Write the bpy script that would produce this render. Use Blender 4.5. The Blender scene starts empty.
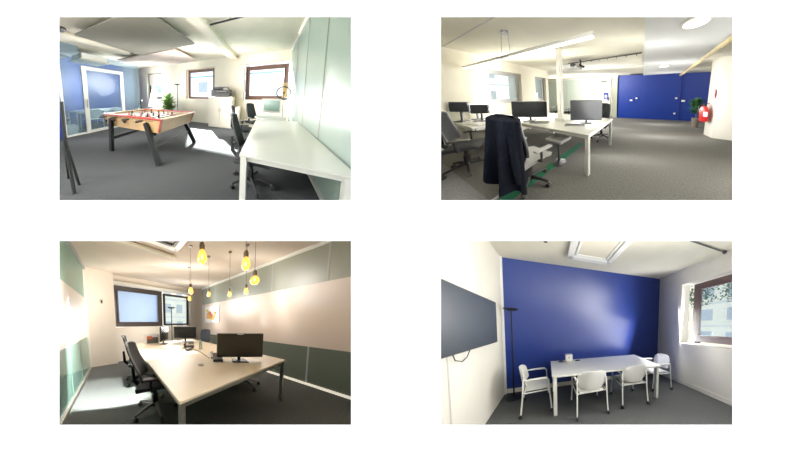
import bpy, bmesh, math, random
from mathutils import Vector, Matrix
random.seed(7)
PI = math.pi
C = bpy.context.scene.collection
SC = bpy.context.scene

# ------------------------------------------------------------------ the place
# A white display wall with four rectangular openings; behind each opening stands
# one office room, built as a forced-depth stage set (deeper than wide, floor raked).
F = 360.0            # focal length of the camera, in pixels of an 800 pixel frame
D = 2.4              # distance of the display wall

class Room:
    def __init__(s, cx, cy, yp, hz, f, h, left, top):
        s.h = h; s.left = left; s.top = top
        v0 = cy - hz
        p = math.atan2(v0, f)
        up = Vector((0, math.cos(p), -math.sin(p)))
        d = Vector((yp - cx, v0, f)).normalized()
        x = up.cross(d)
        a = (cx - 400) / f; b = (225 - cy) / f; k = F / f
        R = Matrix((x, d, up)).transposed()           # room axes -> right, up, forward
        S = Matrix(((1, 0, a), (0, 0, k), (0, 1, b)))  # the raked, deepened set
        s.L = S @ R
        s.O = s.L @ Vector((0, 0, -h))
    def M(s, p):
        return s.L @ Vector(p) + s.O

R1 = Room(205.2, 108.6, 268, 95, 130, 1.4, True, True)
R2 = Room(586.7, 108.6, 648, 94.4, 117, 1.4, False, True)
R3 = Room(205.2, 333, 115, 322, 125, 1.4, True, False)
R4 = Room(586.7, 333, 550, 326, 123.5, 1.6, False, False)

# ------------------------------------------------------------------ materials
def lin(c):
    c = c / 255.0
    return c / 12.92 if c <= 0.04045 else ((c + 0.055) / 1.055) ** 2.4
def rgb(r, g, b): return (lin(r), lin(g), lin(b), 1)

def mat(name, col, rough=0.5, metal=0.0, noise=0.0, nscale=40, bump=0.0, bscale=None, emit=0.0, ecol=None, spec=0.5, coat=0.0, trans=0.0, detail=4):
    m = bpy.data.materials.new(name); m.use_nodes = True
    nt = m.node_tree; N = nt.nodes; Lk = nt.links
    b = N['Principled BSDF']
    b.inputs['Base Color'].default_value = col
    b.inputs['Roughness'].default_value = rough
    b.inputs['Metallic'].default_value = metal
    b.inputs['Specular IOR Level'].default_value = spec
    b.inputs['Coat Weight'].default_value = coat
    at = N.new('ShaderNodeAttribute'); at.attribute_name = 'mco'
    nz = N.new('ShaderNodeTexNoise'); nz.inputs['Scale'].default_value = nscale; nz.inputs['Detail'].default_value = detail
    Lk.new(at.outputs['Vector'], nz.inputs['Vector'])
    if noise > 0:
        mr = N.new('ShaderNodeMapRange')
        mr.inputs['From Min'].default_value = 0.3; mr.inputs['From Max'].default_value = 0.7
        mr.inputs['To Min'].default_value = 1 - noise; mr.inputs['To Max'].default_value = 1 + noise
        Lk.new(nz.outputs['Fac'], mr.inputs['Value'])
        vm = N.new('ShaderNodeVectorMath'); vm.operation = 'SCALE'
        vm.inputs[0].default_value = col[:3]
        Lk.new(mr.outputs['Result'], vm.inputs['Scale'])
        Lk.new(vm.outputs['Vector'], b.inputs['Base Color'])
    if bump > 0:
        bp = N.new('ShaderNodeBump'); bp.inputs['Strength'].default_value = bump; bp.inputs['Distance'].default_value = 0.01
        Lk.new(nz.outputs['Fac'], bp.inputs['Height']); Lk.new(bp.outputs['Normal'], b.inputs['Normal'])
    if emit > 0:
        b.inputs['Emission Color'].default_value = ecol or col
        b.inputs['Emission Strength'].default_value = emit
    if trans > 0:
        t = N.new('ShaderNodeBsdfTransparent'); mx = N.new('ShaderNodeMixShader')
        mx.inputs[0].default_value = trans
        t.inputs[0].default_value = (min(1, col[0] * .5 + .5), min(1, col[1] * .5 + .5), min(1, col[2] * .5 + .5), 1)
        Lk.new(b.outputs[0], mx.inputs[1]); Lk.new(t.outputs[0], mx.inputs[2])
        Lk.new(mx.outputs[0], N['Material Output'].inputs['Surface'])
    return m

M_page = mat('white_board', (1, 1, 1, 1), .9, emit=.35, noise=.002)  # weak glow put into the wall material to keep it pure white
M_carpet1 = mat('charcoal_carpet', rgb(62, 65, 69), 1, noise=.25, nscale=60, bump=.3)
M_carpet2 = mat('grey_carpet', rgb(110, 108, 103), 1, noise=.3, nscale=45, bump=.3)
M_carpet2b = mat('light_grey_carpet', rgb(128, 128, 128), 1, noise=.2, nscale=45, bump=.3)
M_carpet3 = mat('slate_carpet', rgb(84, 86, 84), 1, noise=.22, nscale=50, bump=.3)
M_carpet4 = mat('graphite_carpet', rgb(84, 86, 86), 1, noise=.2, nscale=50, bump=.3)
M_white = mat('white_wall_paint', rgb(234, 231, 221), .8, noise=.01, nscale=3)
M_cream = mat('cream_wall_paint', rgb(230, 225, 208), .8, noise=.015, nscale=3)
M_warm = mat('warm_wall_paint', rgb(234, 224, 210), .8, noise=.01, nscale=3)
M_ceil = mat('concrete_ceiling_paint', rgb(218, 214, 198), .9, noise=.04, nscale=2.5, bump=.1)
M_ceilw = mat('plaster_ceiling', rgb(222, 210, 196), .9, noise=.02, nscale=2.5)
M_blue = mat('royal_blue_paint', rgb(44, 66, 146), .4, noise=.02, nscale=3, spec=.5)
M_blue2 = mat('deep_blue_paint', rgb(10, 52, 150), .5, noise=.02, nscale=3)
M_blue1 = mat('blue_paint', rgb(62, 84, 150), .5, noise=.02, nscale=3)
M_brown = mat('brown_window_frame', rgb(104, 78, 68), .45, noise=.06, nscale=20)
M_dbrown = mat('dark_window_frame', rgb(72, 62, 58), .45, noise=.06, nscale=20)
M_glass = mat('window_glass', rgb(225, 240, 248), .03, trans=.9)
M_cglass = mat('clear_partition_glass', rgb(200, 222, 235), .2, trans=.86, spec=.15)
M_frost = mat('pale_green_frosted_glass', rgb(196, 218, 208), .3, trans=.22, spec=.3)
M_frost_d = mat('deep_green_glass', rgb(150, 192, 176), .3, trans=.25, spec=.3)
M_greyglass = mat('grey_green_glass', rgb(164, 168, 152), .3, trans=.12, spec=.3)
M_greyglass_d = mat('dark_green_glass', rgb(122, 130, 118), .25, trans=.06, spec=.3)
M_film = mat('pinkish_white_film', rgb(234, 216, 202), .35, spec=.3)
M_film2 = mat('white_film', rgb(226, 218, 210), .4, spec=.3)
M_glazed = mat('pale_green_white_glazing', rgb(216, 228, 222), .4, spec=.3)
M_teal = mat('teal_tinted_glass', rgb(176, 216, 204), .1, trans=.45)
M_desk = mat('white_laminate', rgb(228, 228, 220), .35, noise=.01, nscale=8)
M_desk3 = mat('cream_laminate', rgb(232, 214, 186), .4, noise=.01, nscale=8)
M_wmetal = mat('white_powder_coated_metal', rgb(236, 236, 230), .4)
M_steel = mat('brushed_steel', rgb(185, 182, 174), .3, metal=.8, noise=.05, nscale=60)
M_black = mat('black_plastic', rgb(32, 33, 36), .45, noise=.05, nscale=60)
M_blackm = mat('black_metal', rgb(22, 23, 26), .6, spec=.3)
M_mesh = mat('black_chair_mesh', rgb(40, 43, 50), .8, noise=.2, nscale=120, trans=.18)
M_fabric = mat('dark_grey_seat_fabric', rgb(52, 55, 60), .95, noise=.15, nscale=120)
M_lgrey = mat('light_grey_plastic', rgb(176, 176, 176), .5)
M_screen = mat('dark_screen', rgb(38, 42, 47), .22, spec=.4)
M_screen3 = mat('warm_dark_screen', rgb(58, 54, 46), .25, spec=.4)
M_tv = mat('tv_glass', rgb(30, 44, 54), .4, spec=.3)
M_wood = mat('beech_wood', rgb(222, 184, 134), .45, noise=.07, nscale=9)
M_wood_l = mat('light_varnished_wood', rgb(226, 190, 145), .4, noise=.07, nscale=9)
M_red = mat('red_rail_paint', rgb(206, 44, 40), .35)
M_field = mat('playfield_cloth', rgb(70, 62, 62), .8, noise=.15, nscale=40)
M_leaf = mat('leaf_green', rgb(132, 168, 92), .6, noise=.3, nscale=30)
M_leafd = mat('dark_leaf_green', rgb(48, 112, 48), .6, noise=.3, nscale=30)
M_pot = mat('grey_plant_pot', rgb(120, 110, 100), .7)
M_jacket = mat('dark_navy_jacket_cloth', rgb(17, 21, 32), .95, noise=.2, nscale=18, spec=.1, bump=.6)
M_greenf = mat('green_carpet_strip', rgb(14, 122, 84), .95, noise=.12, nscale=50)
M_extred = mat('extinguisher_red', rgb(214, 30, 34), .3)
M_led = mat('led_diffuser', (1, .98, .92, 1), .5, emit=1.7)
M_ledw = mat('warm_led_strip', (1, .93, .78, 1), .5, emit=.55)
M_panelgrey = mat('grey_acoustic_panel', rgb(132, 130, 118), .9, noise=.03, nscale=4)
M_panelpink = mat('pale_acoustic_panel', rgb(204, 190, 182), .9, noise=.02, nscale=4)
M_duct = mat('pale_duct_paint', rgb(222, 216, 198), .7)
M_bulb = mat('amber_glass', rgb(250, 190, 60), .1, emit=1.6, ecol=(1, .55, .08, 1), trans=.35)
M_fil = mat('glowing_filament', (1, .8, .35, 1), .5, emit=14, ecol=(1, .75, .3, 1))
M_socket = mat('bronze_socket', rgb(104, 82, 52), .45, metal=.4)
M_print = mat('printer_dark_plastic', rgb(62, 60, 56), .5)
M_printl = mat('printer_grey_plastic', rgb(120, 118, 112), .5)
M_paper = mat('white_paper', rgb(248, 248, 246), .8)
M_orange = mat('pale_orange_print', rgb(240, 186, 128), .8, noise=.15, nscale=6)
M_yellow = mat('yellow_ink', rgb(234, 204, 92), .8)
M_redink = mat('coral_ink', rgb(220, 120, 96), .8)
M_blueink = mat('blue_print', rgb(44, 56, 150), .6)
M_facade = mat('pale_facade', rgb(236, 238, 242), .9, noise=.04, nscale=1.5, emit=1.0)  # emission puts bright daylight into the facade colour
M_facade2 = mat('cream_facade', rgb(236, 230, 214), .9, noise=.05, nscale=1.5, emit=.4)  # own glow stands for daylight on the cream front
M_fwin = mat('facade_window_glass', rgb(206, 215, 224), .3)
M_fsky = mat('pale_blue_facade_band', rgb(120, 178, 232), .8, emit=.3)  # bands glow a little in place of outdoor light
M_blind = mat('blue_lit_blind', rgb(172, 198, 232), .8, noise=.02, nscale=2, emit=.35)  # daylight behind the blind is put in as emission
M_blueseat = mat('blue_chair_fabric', rgb(44, 60, 140), .9)
M_tan = mat('pale_yellow_pipe_paint', rgb(220, 202, 150), .6, noise=.05, nscale=8)
M_ochre = mat('ochre_curtain_cloth', rgb(206, 178, 118), .9)

# ------------------------------------------------------------------ mesh builder
class MB:
    """collects shapes in metres, local to a thing standing at its own base"""
    def __init__(s): s.bm = bmesh.new()
    def _xf(s, vs, mtx):
        bmesh.ops.transform(s.bm, matrix=mtx, verts=vs)
    def box(s, c, size, bevel=0.0, rot=None, seg=1):
        r = bmesh.ops.create_cube(s.bm, size=1)
        vs = r['verts']
        s._xf(vs, Matrix.Diagonal((size[0], size[1], size[2], 1)))
        if bevel > 0:
            es = list({e for v in vs for e in v.link_edges})
            rb = bmesh.ops.bevel(s.bm, geom=es, offset=min(bevel, min(size) * .45), segments=seg, affect='EDGES', profile=.5)
            vs = list({v for f in rb['faces'] for v in f.verts} | {v for v in vs if v.is_valid})
            vs = s._island(vs)
        m = Matrix.Translation(Vector(c))
        if rot is not None: m = m @ rot.to_4x4()
        s._xf(vs, m)
        return s
    def _island(s, vs):
        seen = set(vs); st = list(vs)
        while st:
            v = st.pop()
            for e in v.link_edges:
                o = e.other_vert(v)
                if o not in seen: seen.add(o); st.append(o)
        return list(seen)
    def tube(s, pts, r, n=8, closed=False):
        pts = [Vector(p) for p in pts]
        rs = r if isinstance(r, (list, tuple)) else [r] * len(pts)
        rings = []
        up = None
        for i, p in enumerate(pts):
            if closed: d = pts[(i + 1) % len(pts)] - pts[i - 1]
            elif i == 0: d = pts[1] - p
            elif i == len(pts) - 1: d = p - pts[i - 1]
            else: d = (pts[i + 1] - p).normalized() + (p - pts[i - 1]).normalized()
            d.normalize()
            if up is None:
                up = Vector((0, 0, 1)) if abs(d.z) < .9 else Vector((0, 1, 0))
            a = d.cross(up).normalized(); b = a.cross(d).normalized(); up = b
            rings.append([s.bm.verts.new(p + (a * math.cos(2 * PI * k / n) + b * math.sin(2 * PI * k / n)) * rs[i]) for k in range(n)])
        m = len(rings)
        for i in range(m if closed else m - 1):
            A, B = rings[i], rings[(i + 1) % m]
            for k in range(n):
                s.bm.faces.new((A[k], A[(k + 1) % n], B[(k + 1) % n], B[k]))
        if not closed:
            s.bm.faces.new(rings[0]); s.bm.faces.new(rings[-1])
        return s
    def bar(s, p, q, w, t):
        """rectangular bar from p to q, w across and t deep"""
        p = Vector(p); q = Vector(q); d = (q - p); l = d.length; d.normalize()
        up = Vector((0, 1, 0)) if abs(d.y) < .9 else Vector((0, 0, 1))
        a = d.cross(up).normalized(); b = a.cross(d)
        rot = Matrix((a, b, d)).transposed()
        return s.box((p + q) / 2, (w, t, l), bevel=min(w, t) * .12, rot=rot)
    def lathe(s, prof, c=(0, 0, 0), n=20, axis=None):
        rings = []
        c = Vector(c)
        for r, z in prof:
            ring = []
            for k in range(n):
                v = Vector((r * math.cos(2 * PI * k / n), r * math.sin(2 * PI * k / n), z))
                if axis is not None: v = axis @ v
                ring.append(s.bm.verts.new(c + v))
            rings.append(ring)
        for A, B in zip(rings, rings[1:]):
            for k in range(n): s.bm.faces.new((A[k], A[(k + 1) % n], B[(k + 1) % n], B[k]))
        if prof[0][0] > 1e-4: s.bm.faces.new(rings[0])
        if prof[-1][0] > 1e-4: s.bm.faces.new(rings[-1])
        return s
    def prism(s, poly, z0, z1):
        A = [s.bm.verts.new((x, y, z0)) for x, y in poly]
        B = [s.bm.verts.new((x, y, z1)) for x, y in poly]
        n = len(poly)
        s.bm.faces.new(A); s.bm.faces.new(B)
        for i in range(n): s.bm.faces.new((A[i], A[(i + 1) % n], B[(i + 1) % n], B[i]))
        return s
    def slab(s, poly, off):
        """a flat polygon of 3d points thickened by the vector off"""
        off = Vector(off)
        A = [s.bm.verts.new(Vector(p)) for p in poly]
        B = [s.bm.verts.new(Vector(p) + off) for p in poly]
        n = len(poly)
        s.bm.faces.new(A); s.bm.faces.new(B)
        for i in range(n): s.bm.faces.new((A[i], A[(i + 1) % n], B[(i + 1) % n], B[i]))
        return s
    def quad(s, *pts):
        s.bm.faces.new([s.bm.verts.new(Vector(p)) for p in pts]); return s
    def sheet(s, fn, nu, nv, thick=0.0):
        g = [[s.bm.verts.new(Vector(fn(i / nu, j / nv))) for i in range(nu + 1)] for j in range(nv + 1)]
        fs = []
        for j in range(nv):
            for i in range(nu):
                fs.append(s.bm.faces.new((g[j][i], g[j][i + 1], g[j + 1][i + 1], g[j + 1][i])))
        if thick:
            s.bm.normal_update()
            ns = {v: v.normal.copy() for r in g for v in r}
            h = [[s.bm.verts.new(v.co - ns[v] * thick) for v in r] for r in g]
            for j in range(nv):
                for i in range(nu):
                    s.bm.faces.new((h[j][i], h[j + 1][i], h[j + 1][i + 1], h[j][i + 1]))
            edge = [(0, i, 0, i + 1) for i in range(nu)] + [(nv, i + 1, nv, i) for i in range(nu)] + [(j + 1, 0, j, 0) for j in range(nv)] + [(j, nu, j + 1, nu) for j in range(nv)]
            for a, b, c, d in edge:
                s.bm.faces.new((g[a][b], h[a][b], h[c][d], g[c][d]))
        return s
    def mesh(s, name, room, rotz, m, smooth, clip=False, base=(0, 0, 0), at=None):
        bm = s.bm
        bmesh.ops.recalc_face_normals(bm, faces=bm.faces)
        lay = bm.verts.layers.float_vector.new('mco')
        Rz = Matrix.Rotation(rotz, 3, 'Z')
        for v in bm.verts:
            v[lay] = v.co.copy()
        for v in bm.verts:
            v.co = room.L @ (Rz @ v.co)
        if clip:
            O = room.M(base)
            # keep the shell behind the display wall and inside its own quarter
            def cut(pt, no):
                g = list(bm.verts) + list(bm.edges) + list(bm.faces)
                bmesh.ops.bisect_plane(bm, geom=g, plane_co=Vector(pt) - O, plane_no=no, clear_outer=True)
            cut((0, D + .03, 0), (0, -1, 0))
            cut((0, 0, .012 if room.top else -.012), (0, 0, -1) if room.top else (0, 0, 1))
            cut((-.012 if room.left else .012, 0, 0), (1, 0, 0) if room.left else (-1, 0, 0))
        if at is not None:
            sgn = 1 if room.top else -1; xs = -1 if room.left else 1
            if any((v.co.z + at.z) * sgn < .012 for v in bm.verts):
                bmesh.ops.bisect_plane(bm, geom=list(bm.verts) + list(bm.edges) + list(bm.faces), plane_co=Vector((0, 0, .012 * sgn)) - at, plane_no=(0, 0, -sgn), clear_outer=True)
            if bm.verts and any((v.co.x + at.x) * xs < .012 for v in bm.verts):
                bmesh.ops.bisect_plane(bm, geom=list(bm.verts) + list(bm.edges) + list(bm.faces), plane_co=Vector((.012 * xs, 0, 0)) - at, plane_no=(-xs, 0, 0), clear_outer=True)
        me = bpy.data.meshes.new(name)
        bm.to_mesh(me); bm.free()
        me.materials.append(m)
        if smooth:
            for p in me.polygons: p.use_smooth = True
            try: me.set_sharp_from_angle(angle=math.radians(40))
            except Exception: pass
        return me

class Thing:
    """an Empty at the base of a thing; its parts are children"""
    def __init__(s, room, name, label, cat, base, rotz=0, group=None, kind=None, build=True):
        s.room = room; s.rz = rotz; s.base = Vector(base)
        o = bpy.data.objects.new(name, None); o.empty_display_size = .1
        C.objects.link(o); o.location = room.M(base); s.o = o
        tag(o, label, cat, group, kind)
    def part(s, name, mb, m, parent=None, label=None, smooth=True):
        me = mb.mesh(name, s.room, s.rz, m, smooth, at=s.o.location)
        if not me.polygons: return None
        o = bpy.data.objects.new(name, me); C.objects.link(o); o.parent = parent or s.o
        if label: o['label'] = label
        return o

def tag(o, label=None, cat=None, group=None, kind=None):
    if label: o['label'] = label
    if cat: o['category'] = cat
    if group: o['group'] = group
    if kind: o['kind'] = kind

def solid(room, name, mb, m, base, label, cat, rotz=0, group=None, kind=None, smooth=True):
    me = mb.mesh(name, room, rotz, m, smooth, at=room.M(base))
    o = bpy.data.objects.new(name, me); C.objects.link(o); o.location = room.M(base)
    tag(o, label, cat, group, kind)
    return o

def struct(room, name, mb, m, parent=None, label=None, clip=True, cat='structure'):
    me = mb.mesh(name, room, 0, m, False, clip=clip)
    o = bpy.data.objects.new(name, me); C.objects.link(o)
    if parent: o.parent = parent
    else:
        o.location = room.M((0, 0, 0)); o['kind'] = 'structure'; o['category'] = cat
        if label: o['label'] = label
    return o

def dup(o, room, oldbase, newbase, label, group=None):
    """a copy of a thing with copies of its parts and sub-parts, moved inside its room"""
    c = o.copy(); C.objects.link(c)
    c.location = o.location + room.L @ (Vector(newbase) - Vector(oldbase))
    c['label'] = label
    if group: c['group'] = group
    for ch in list(o.children):
        a = ch.copy(); C.objects.link(a); a.parent = c
        for g in list(ch.children):
            b = g.copy(); C.objects.link(b); b.parent = a
    return c

def wallmb(o, u, w, n, W, H, holes=(), depth=.25):
    """a wall sheet from corner o along unit u and up w, with window recesses going along n"""
    mb = MB(); o = Vector(o); u = Vector(u).normalized(); w = Vector(w); n = Vector(n)
    us = sorted({0, W, *[h[0] for h in holes], *[h[1] for h in holes]})
    vs = sorted({0, H, *[h[2] for h in holes], *[h[3] for h in holes]})
    P = lambda a, b, c=0: o + u * a + w * b + n * c
    for a0, a1 in zip(us, us[1:]):
        for b0, b1 in zip(vs, vs[1:]):
            ca, cb = (a0 + a1) / 2, (b0 + b1) / 2
            if any(h[0] < ca < h[1] and h[2] < cb < h[3] for h in holes): continue
            mb.quad(P(a0, b0), P(a1, b0), P(a1, b1), P(a0, b1))
    for a0, a1, b0, b1 in holes:
        for A, B in (((a0, b0), (a1, b0)), ((a1, b0), (a1, b1)), ((a1, b1), (a0, b1)), ((a0, b1), (a0, b0))):
            mb.quad(P(*A), P(*B), P(*B, depth), P(*A, depth))
    return mb

wn = [0]
def window(room, o, u, n, a0, a1, b0, b1, m, label, t=.09, mull=(), glass=None):
    """a window in the plane through o: outer frame with sashes, its panes children"""
    wn[0] += 1
    o = Vector(o); u = Vector(u).normalized(); n = Vector(n)
    P = lambda a, b, c=0: o + u * a + Vector((0, 0, b)) + n * c
    mb = MB()
    def b_(x0, x1, z0, z1, d0=0, d1=.07):
        mb.slab([P(x0, z0, d0), P(x1, z0, d0), P(x1, z1, d0), P(x0, z1, d0)], n * (d1 - d0))
    b_(a0, a1, b0, b0 + t); b_(a0, a1, b1 - t, b1)
    for x in (a0, a1 - t): b_(x, x + t, b0 + t, b1 - t)
    for x in mull: b_(x - t * .6, x + t * .6, b0 + t, b1 - t)
    fr = struct(room, 'window_%d' % wn[0], mb, m, label=label, cat='window')
    xs = [a0 + t] + [x for x in mull] + [a1 - t]
    for x0, x1 in zip(xs, xs[1:]):
        g = MB(); g.slab([P(x0, b0 + t, .03), P(x1, b0 + t, .03), P(x1, b1 - t, .03), P(x0, b1 - t, .03)], n * .01)
        struct(room, 'pane', g, glass or M_glass, parent=fr)
        # opening sash, a thin inner frame
        s_ = MB(); k = .035
        for q in ((x0, x1, b0 + t, b0 + t + k), (x0, x1, b1 - t - k, b1 - t), (x0, x0 + k, b0 + t + k, b1 - t - k), (x1 - k, x1, b0 + t + k, b1 - t - k)):
            s_.slab([P(q[0], q[2], -.015), P(q[1], q[2], -.015), P(q[1], q[3], -.015), P(q[0], q[3], -.015)], n * .05)
        struct(room, 'sash', s_, m, parent=fr)
    return fr

# ------------------------------------------------------------------ furniture
def office_chair(room, label, base, rotz, group=None, seatm=None, armm=None, s=1.0, lean=.06, meshm=None, basem=None):
    t = Thing(room, 'office_chair', label, 'chair', base, rotz, group)
    q = MB()
    def seat(u, v):
        x = (u - .5) * .5; y = (v - .5) * .48 + .02
        e = max(abs(u - .5), abs(v - .5)) * 2
        return (x * (1 - .08 * v), y, .505 - .025 * e ** 6 + .012 * ((u - .5) * 2) ** 2 - .03 * max(0, v - .8) * 3)
    q.sheet(seat, 10, 10, .06)
    t.part('seat', q, seatm or M_fabric)
    def bk(u, v):
        a = (u - .5) * 2
        w = .235 - .05 * v - .03 * (1 - v) ** 2
        z = .57 + .53 * v - .03 * (a ** 4) * v
        y = -.24 - lean * v + .05 * a * a + .05 * math.cos(v * PI) * .7 + .02
        return (a * w, y, z)
    q = MB(); q.sheet(bk, 12, 12, .012)
    b = t.part('backrest', q, meshm or M_mesh)
    q = MB()
    loop = [bk(i / 8, 0) for i in range(8)] + [bk(1, i / 8) for i in range(8)] + [bk(1 - i / 8, 1) for i in range(8)] + [bk(0, 1 - i / 8) for i in range(8)]
    q.tube(loop, .017, 6, closed=True)
    t.part('back_frame', q, M_black, parent=b)
    q = MB()
    q.tube([(0, -.02, .44), (0, -.2, .43), (0, -.29, .52), (0, -.3, .75)], [.035, .035, .03, .02], 8)
    t.part('back_bracket', q, M_blackm)
    for sx in (-1, 1):
        q = MB(); q.tube([(sx * .2, 0, .46), (sx * .3, 0, .47), (sx * .315, -.01, .55), (sx * .315, -.01, .64)], .018, 8)
        a = t.part('armrest', q, M_blackm)
        q = MB(); q.box((sx * .31, .03, .645), (.085, .27, .03), .013, seg=2)
        t.part('arm_pad', q, armm or M_black, parent=a)
    q = MB(); q.lathe([(.09, .45), (.09, .43), (.03, .41), (.028, .28), (.045, .27), (.045, .1), (.03, .07)], n=14)
    t.part('gas_lift', q, M_blackm)
    for k in range(5):
        a = 2 * PI * k / 5 + .35
        c, s_ = math.cos(a), math.sin(a)
        q = MB(); q.tube([(0, 0, .13), (.16 * c, .16 * s_, .115), (.31 * c, .31 * s_, .085)], [.032, .024, .017], 8)
        lg = t.part('base_leg', q, basem or M_blackm)
        q = MB()
        ax = Matrix.Rotation(a, 3, 'Z') @ Matrix.Rotation(PI / 2, 3, 'X')
        for o_ in (-.016, .016):
            q.lathe([(.012, -.01), (.03, -.009), (.03, .009), (.012, .01)], (.31 * c - o_ * s_, .31 * s_ + o_ * c, .031), 12, ax)
        q.tube([(.31 * c, .31 * s_, .09), (.31 * c, .31 * s_, .04)], .01, 6)
        t.part('caster', q, M_black, parent=lg)
    return t

def meeting_chair(room, label, base, rotz, group='white stacking armchairs around the meeting table', low=False):
    """faces +y; white plastic shell on a tubular four-legged frame with arms"""
    t = Thing(room, 'meeting_chair', label, 'chair', base, rotz, group)
    q = MB()
    def seat(u, v):
        a = (u - .5) * 2
        return (a * .225 * (1 - .1 * v * v * 0), (v - .5) * .44 + .02, .455 - .02 * (1 - a * a) - .03 * max(0, v - .75) * 4 * (v - .75) * 4)
    q.sheet(seat, 10, 10, .02); t.part('seat', q, M_wmetal)
    def bk(u, v):
        a = (u - .5) * 2
        w = .285 - .015 * v
        ww = w * (1 - .12 * (2 * v - 1) ** 6)
        return (a * ww, -.25 - .06 * v + .085 * a * a, .48 + .35 * v - .05 * (a ** 4) * (2 * v - 1))
    q = MB(); q.sheet(bk, 12, 8, .015); t.part('backrest', q, M_wmetal)
    for sx in (-1, 1):
        q = MB(); q.tube([(sx * .29, .25, .03), (sx * .28, .22, .35), (sx * .28, .205, .6), (sx * .28, .18, .64)], .014, 8)
        f = t.part('leg', q, M_wmetal)
        q = MB(); q.tube([(sx * .29, -.27, .03), (sx * .28, -.235, .35), (sx * .275, -.22, .62), (sx * .26, -.2, .7)], .014, 8)
        r = t.part('leg', q, M_wmetal)
        q = MB(); q.tube([(sx * .28, .18, .64), (sx * .28, 0, .65), (sx * .275, -.2, .65)], .016, 8)
        q.box((sx * .28, .02, .66), (.04, .3, .016), .006)
        t.part('armrest', q, M_wmetal)
        for y, par in ((.25, f), (-.27, r)):
            q = MB(); q.lathe([(.012, -.02), (.034, -.018), (.034, .018), (.012, .02)], (sx * .29, y, .034), 12, Matrix.Rotation(PI / 2, 3, 'Y'))
            t.part('caster', q, M_black, parent=par)
    q = MB()
    for sx in (-1, 1): q.tube([(sx * .28, .215, .425), (sx * .28, -.235, .425)], .011, 6)
    q.tube([(-.28, .2, .42), (.28, .2, .42)], .011, 6); q.tube([(-.28, -.2, .42), (.28, -.2, .42)], .011, 6)
    t.part('seat_frame', q, M_wmetal)
    return t

def desk(room, label, x0, x1, y0, y1, z=.74, m=M_desk, lm=M_wmetal, name='desk', cat='desk', legs=None, tt=.028, lw=.055, corner=0, rail=True, group=None):
    cx, cy = (x0 + x1) / 2, (y0 + y1) / 2; W, Dp = x1 - x0, y1 - y0
    t = Thing(room, name, label, cat, (cx, cy, 0), 0, group)
    q = MB(); q.box((0, 0, z - tt / 2), (W, Dp, tt), .004)
    t.part('tabletop', q, m, smooth=False)
    i = lw / 2 + .01
    for sx, sy in ((-1, -1), (1, -1), (1, 1), (-1, 1)):
        if legs and (sx, sy) not in legs: continue
        q = MB(); q.box((sx * (W / 2 - i), sy * (Dp / 2 - i), (z - tt) / 2), (lw, lw, z - tt), .004)
        t.part('leg', q, lm, smooth=False)
    if rail:
        q = MB()
        for sy in (-1, 1): q.box((0, sy * (Dp / 2 - i), z - tt - .025), (W - 2 * i - lw, .03, .05))
        for sx in (-1, 1): q.box((sx * (W / 2 - i), 0, z - tt - .025), (.03, Dp - 2 * i - lw, .05))
        t.part('frame_rail', q, lm, smooth=False)
    return t

def monitor(room, label, base, rotz, w, h, m=None, group=None, gap=.1, mark=False):
    """screen faces -y; base is the point on the desk"""
    m = m or M_screen
    t = Thing(room, 'monitor', label, 'monitor', base, rotz, group)
    q = MB(); q.box((0, .02, gap + h / 2), (w, .045, h), .008); hs = t.part('housing', q, M_black, smooth=False)
    q = MB(); q.box((0, -.005, gap + h / 2 + .004), (w - .022, .004, h - .03)); t.part('screen', q, m, parent=hs, smooth=False)
    q = MB(); q.box((0, .05, (gap + .12) / 2 + .01), (.05, .03, gap + .12), .006); t.part('stand_neck', q, M_black)
    q = MB(); q.prism([(-.13, -.07), (.13, -.07), (.11, .12), (-.11, .12)], 0, .014); t.part('stand_base', q, M_black, smooth=False)
    if mark:
        q = MB()
        for k in range(7): q.box((-.045 + k * .015, -.009, gap + h - .012), (.009, .002, .012))
        t.part('maker_mark', q, M_paper, parent=hs, label='small white letters on the top bezel', smooth=False)
    return t

def floor_lamp(room, label, base, H, m=M_blackm):
    t = Thing(room, 'floor_lamp', label, 'lamp', base)
    q = MB(); q.lathe([(.001, 0), (.17, 0), (.17, .012), (.03, .03), (.001, .03)], n=24); t.part('base', q, m)
    q = MB(); q.tube([(0, 0, .02), (0, 0, H - .04)], .016, 10); t.part('pole', q, m)
    q = MB(); q.lathe([(.02, H - .05), (.1, H - .03), (.15, H), (.15, H + .006), (.09, H - .018), (.001, H - .03)], n=24); t.part('lamp_shade', q, m)
    return t

def plant(room, label, base, H, rad, n, m, pot=.14, ph=.28, seed=1):
    rnd = random.Random(seed)
    t = Thing(room, 'potted_plant', label, 'plant', base)
    if ph:
        q = MB(); q.lathe([(pot * .7, 0), (pot, ph), (pot * .9, ph), (pot * .85, ph - .03), (.001, ph - .03)], n=16); t.part('pot', q, M_pot)
    q = MB(); q.tube([(0, 0, ph - .03 if ph else 0), (.01, 0, ph + (H - ph) * .5)], .015, 6); t.part('stem', q, M_brown)
    q = MB()
    for i in range(n):
        a = rnd.uniform(0, 2 * PI); el = rnd.uniform(.1, 1.35); z0 = ph + (H - ph) * rnd.uniform(.15, .62)
        l = rad * rnd.uniform(.6, 1.1); w = l * .13
        dirv = Vector((math.cos(a) * math.cos(el), math.sin(a) * math.cos(el), math.sin(el)))
        side = Vector((-math.sin(a), math.cos(a), 0)) * w
        p0 = Vector((0, 0, z0)); p1 = p0 + dirv * l * .5; p2 = p0 + dirv * l + Vector((0, 0, -l * .12))
        q.quad(p0, p1 + side, p2, p1 - side)
    t.part('foliage', q, m, smooth=False)
    return t

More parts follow.
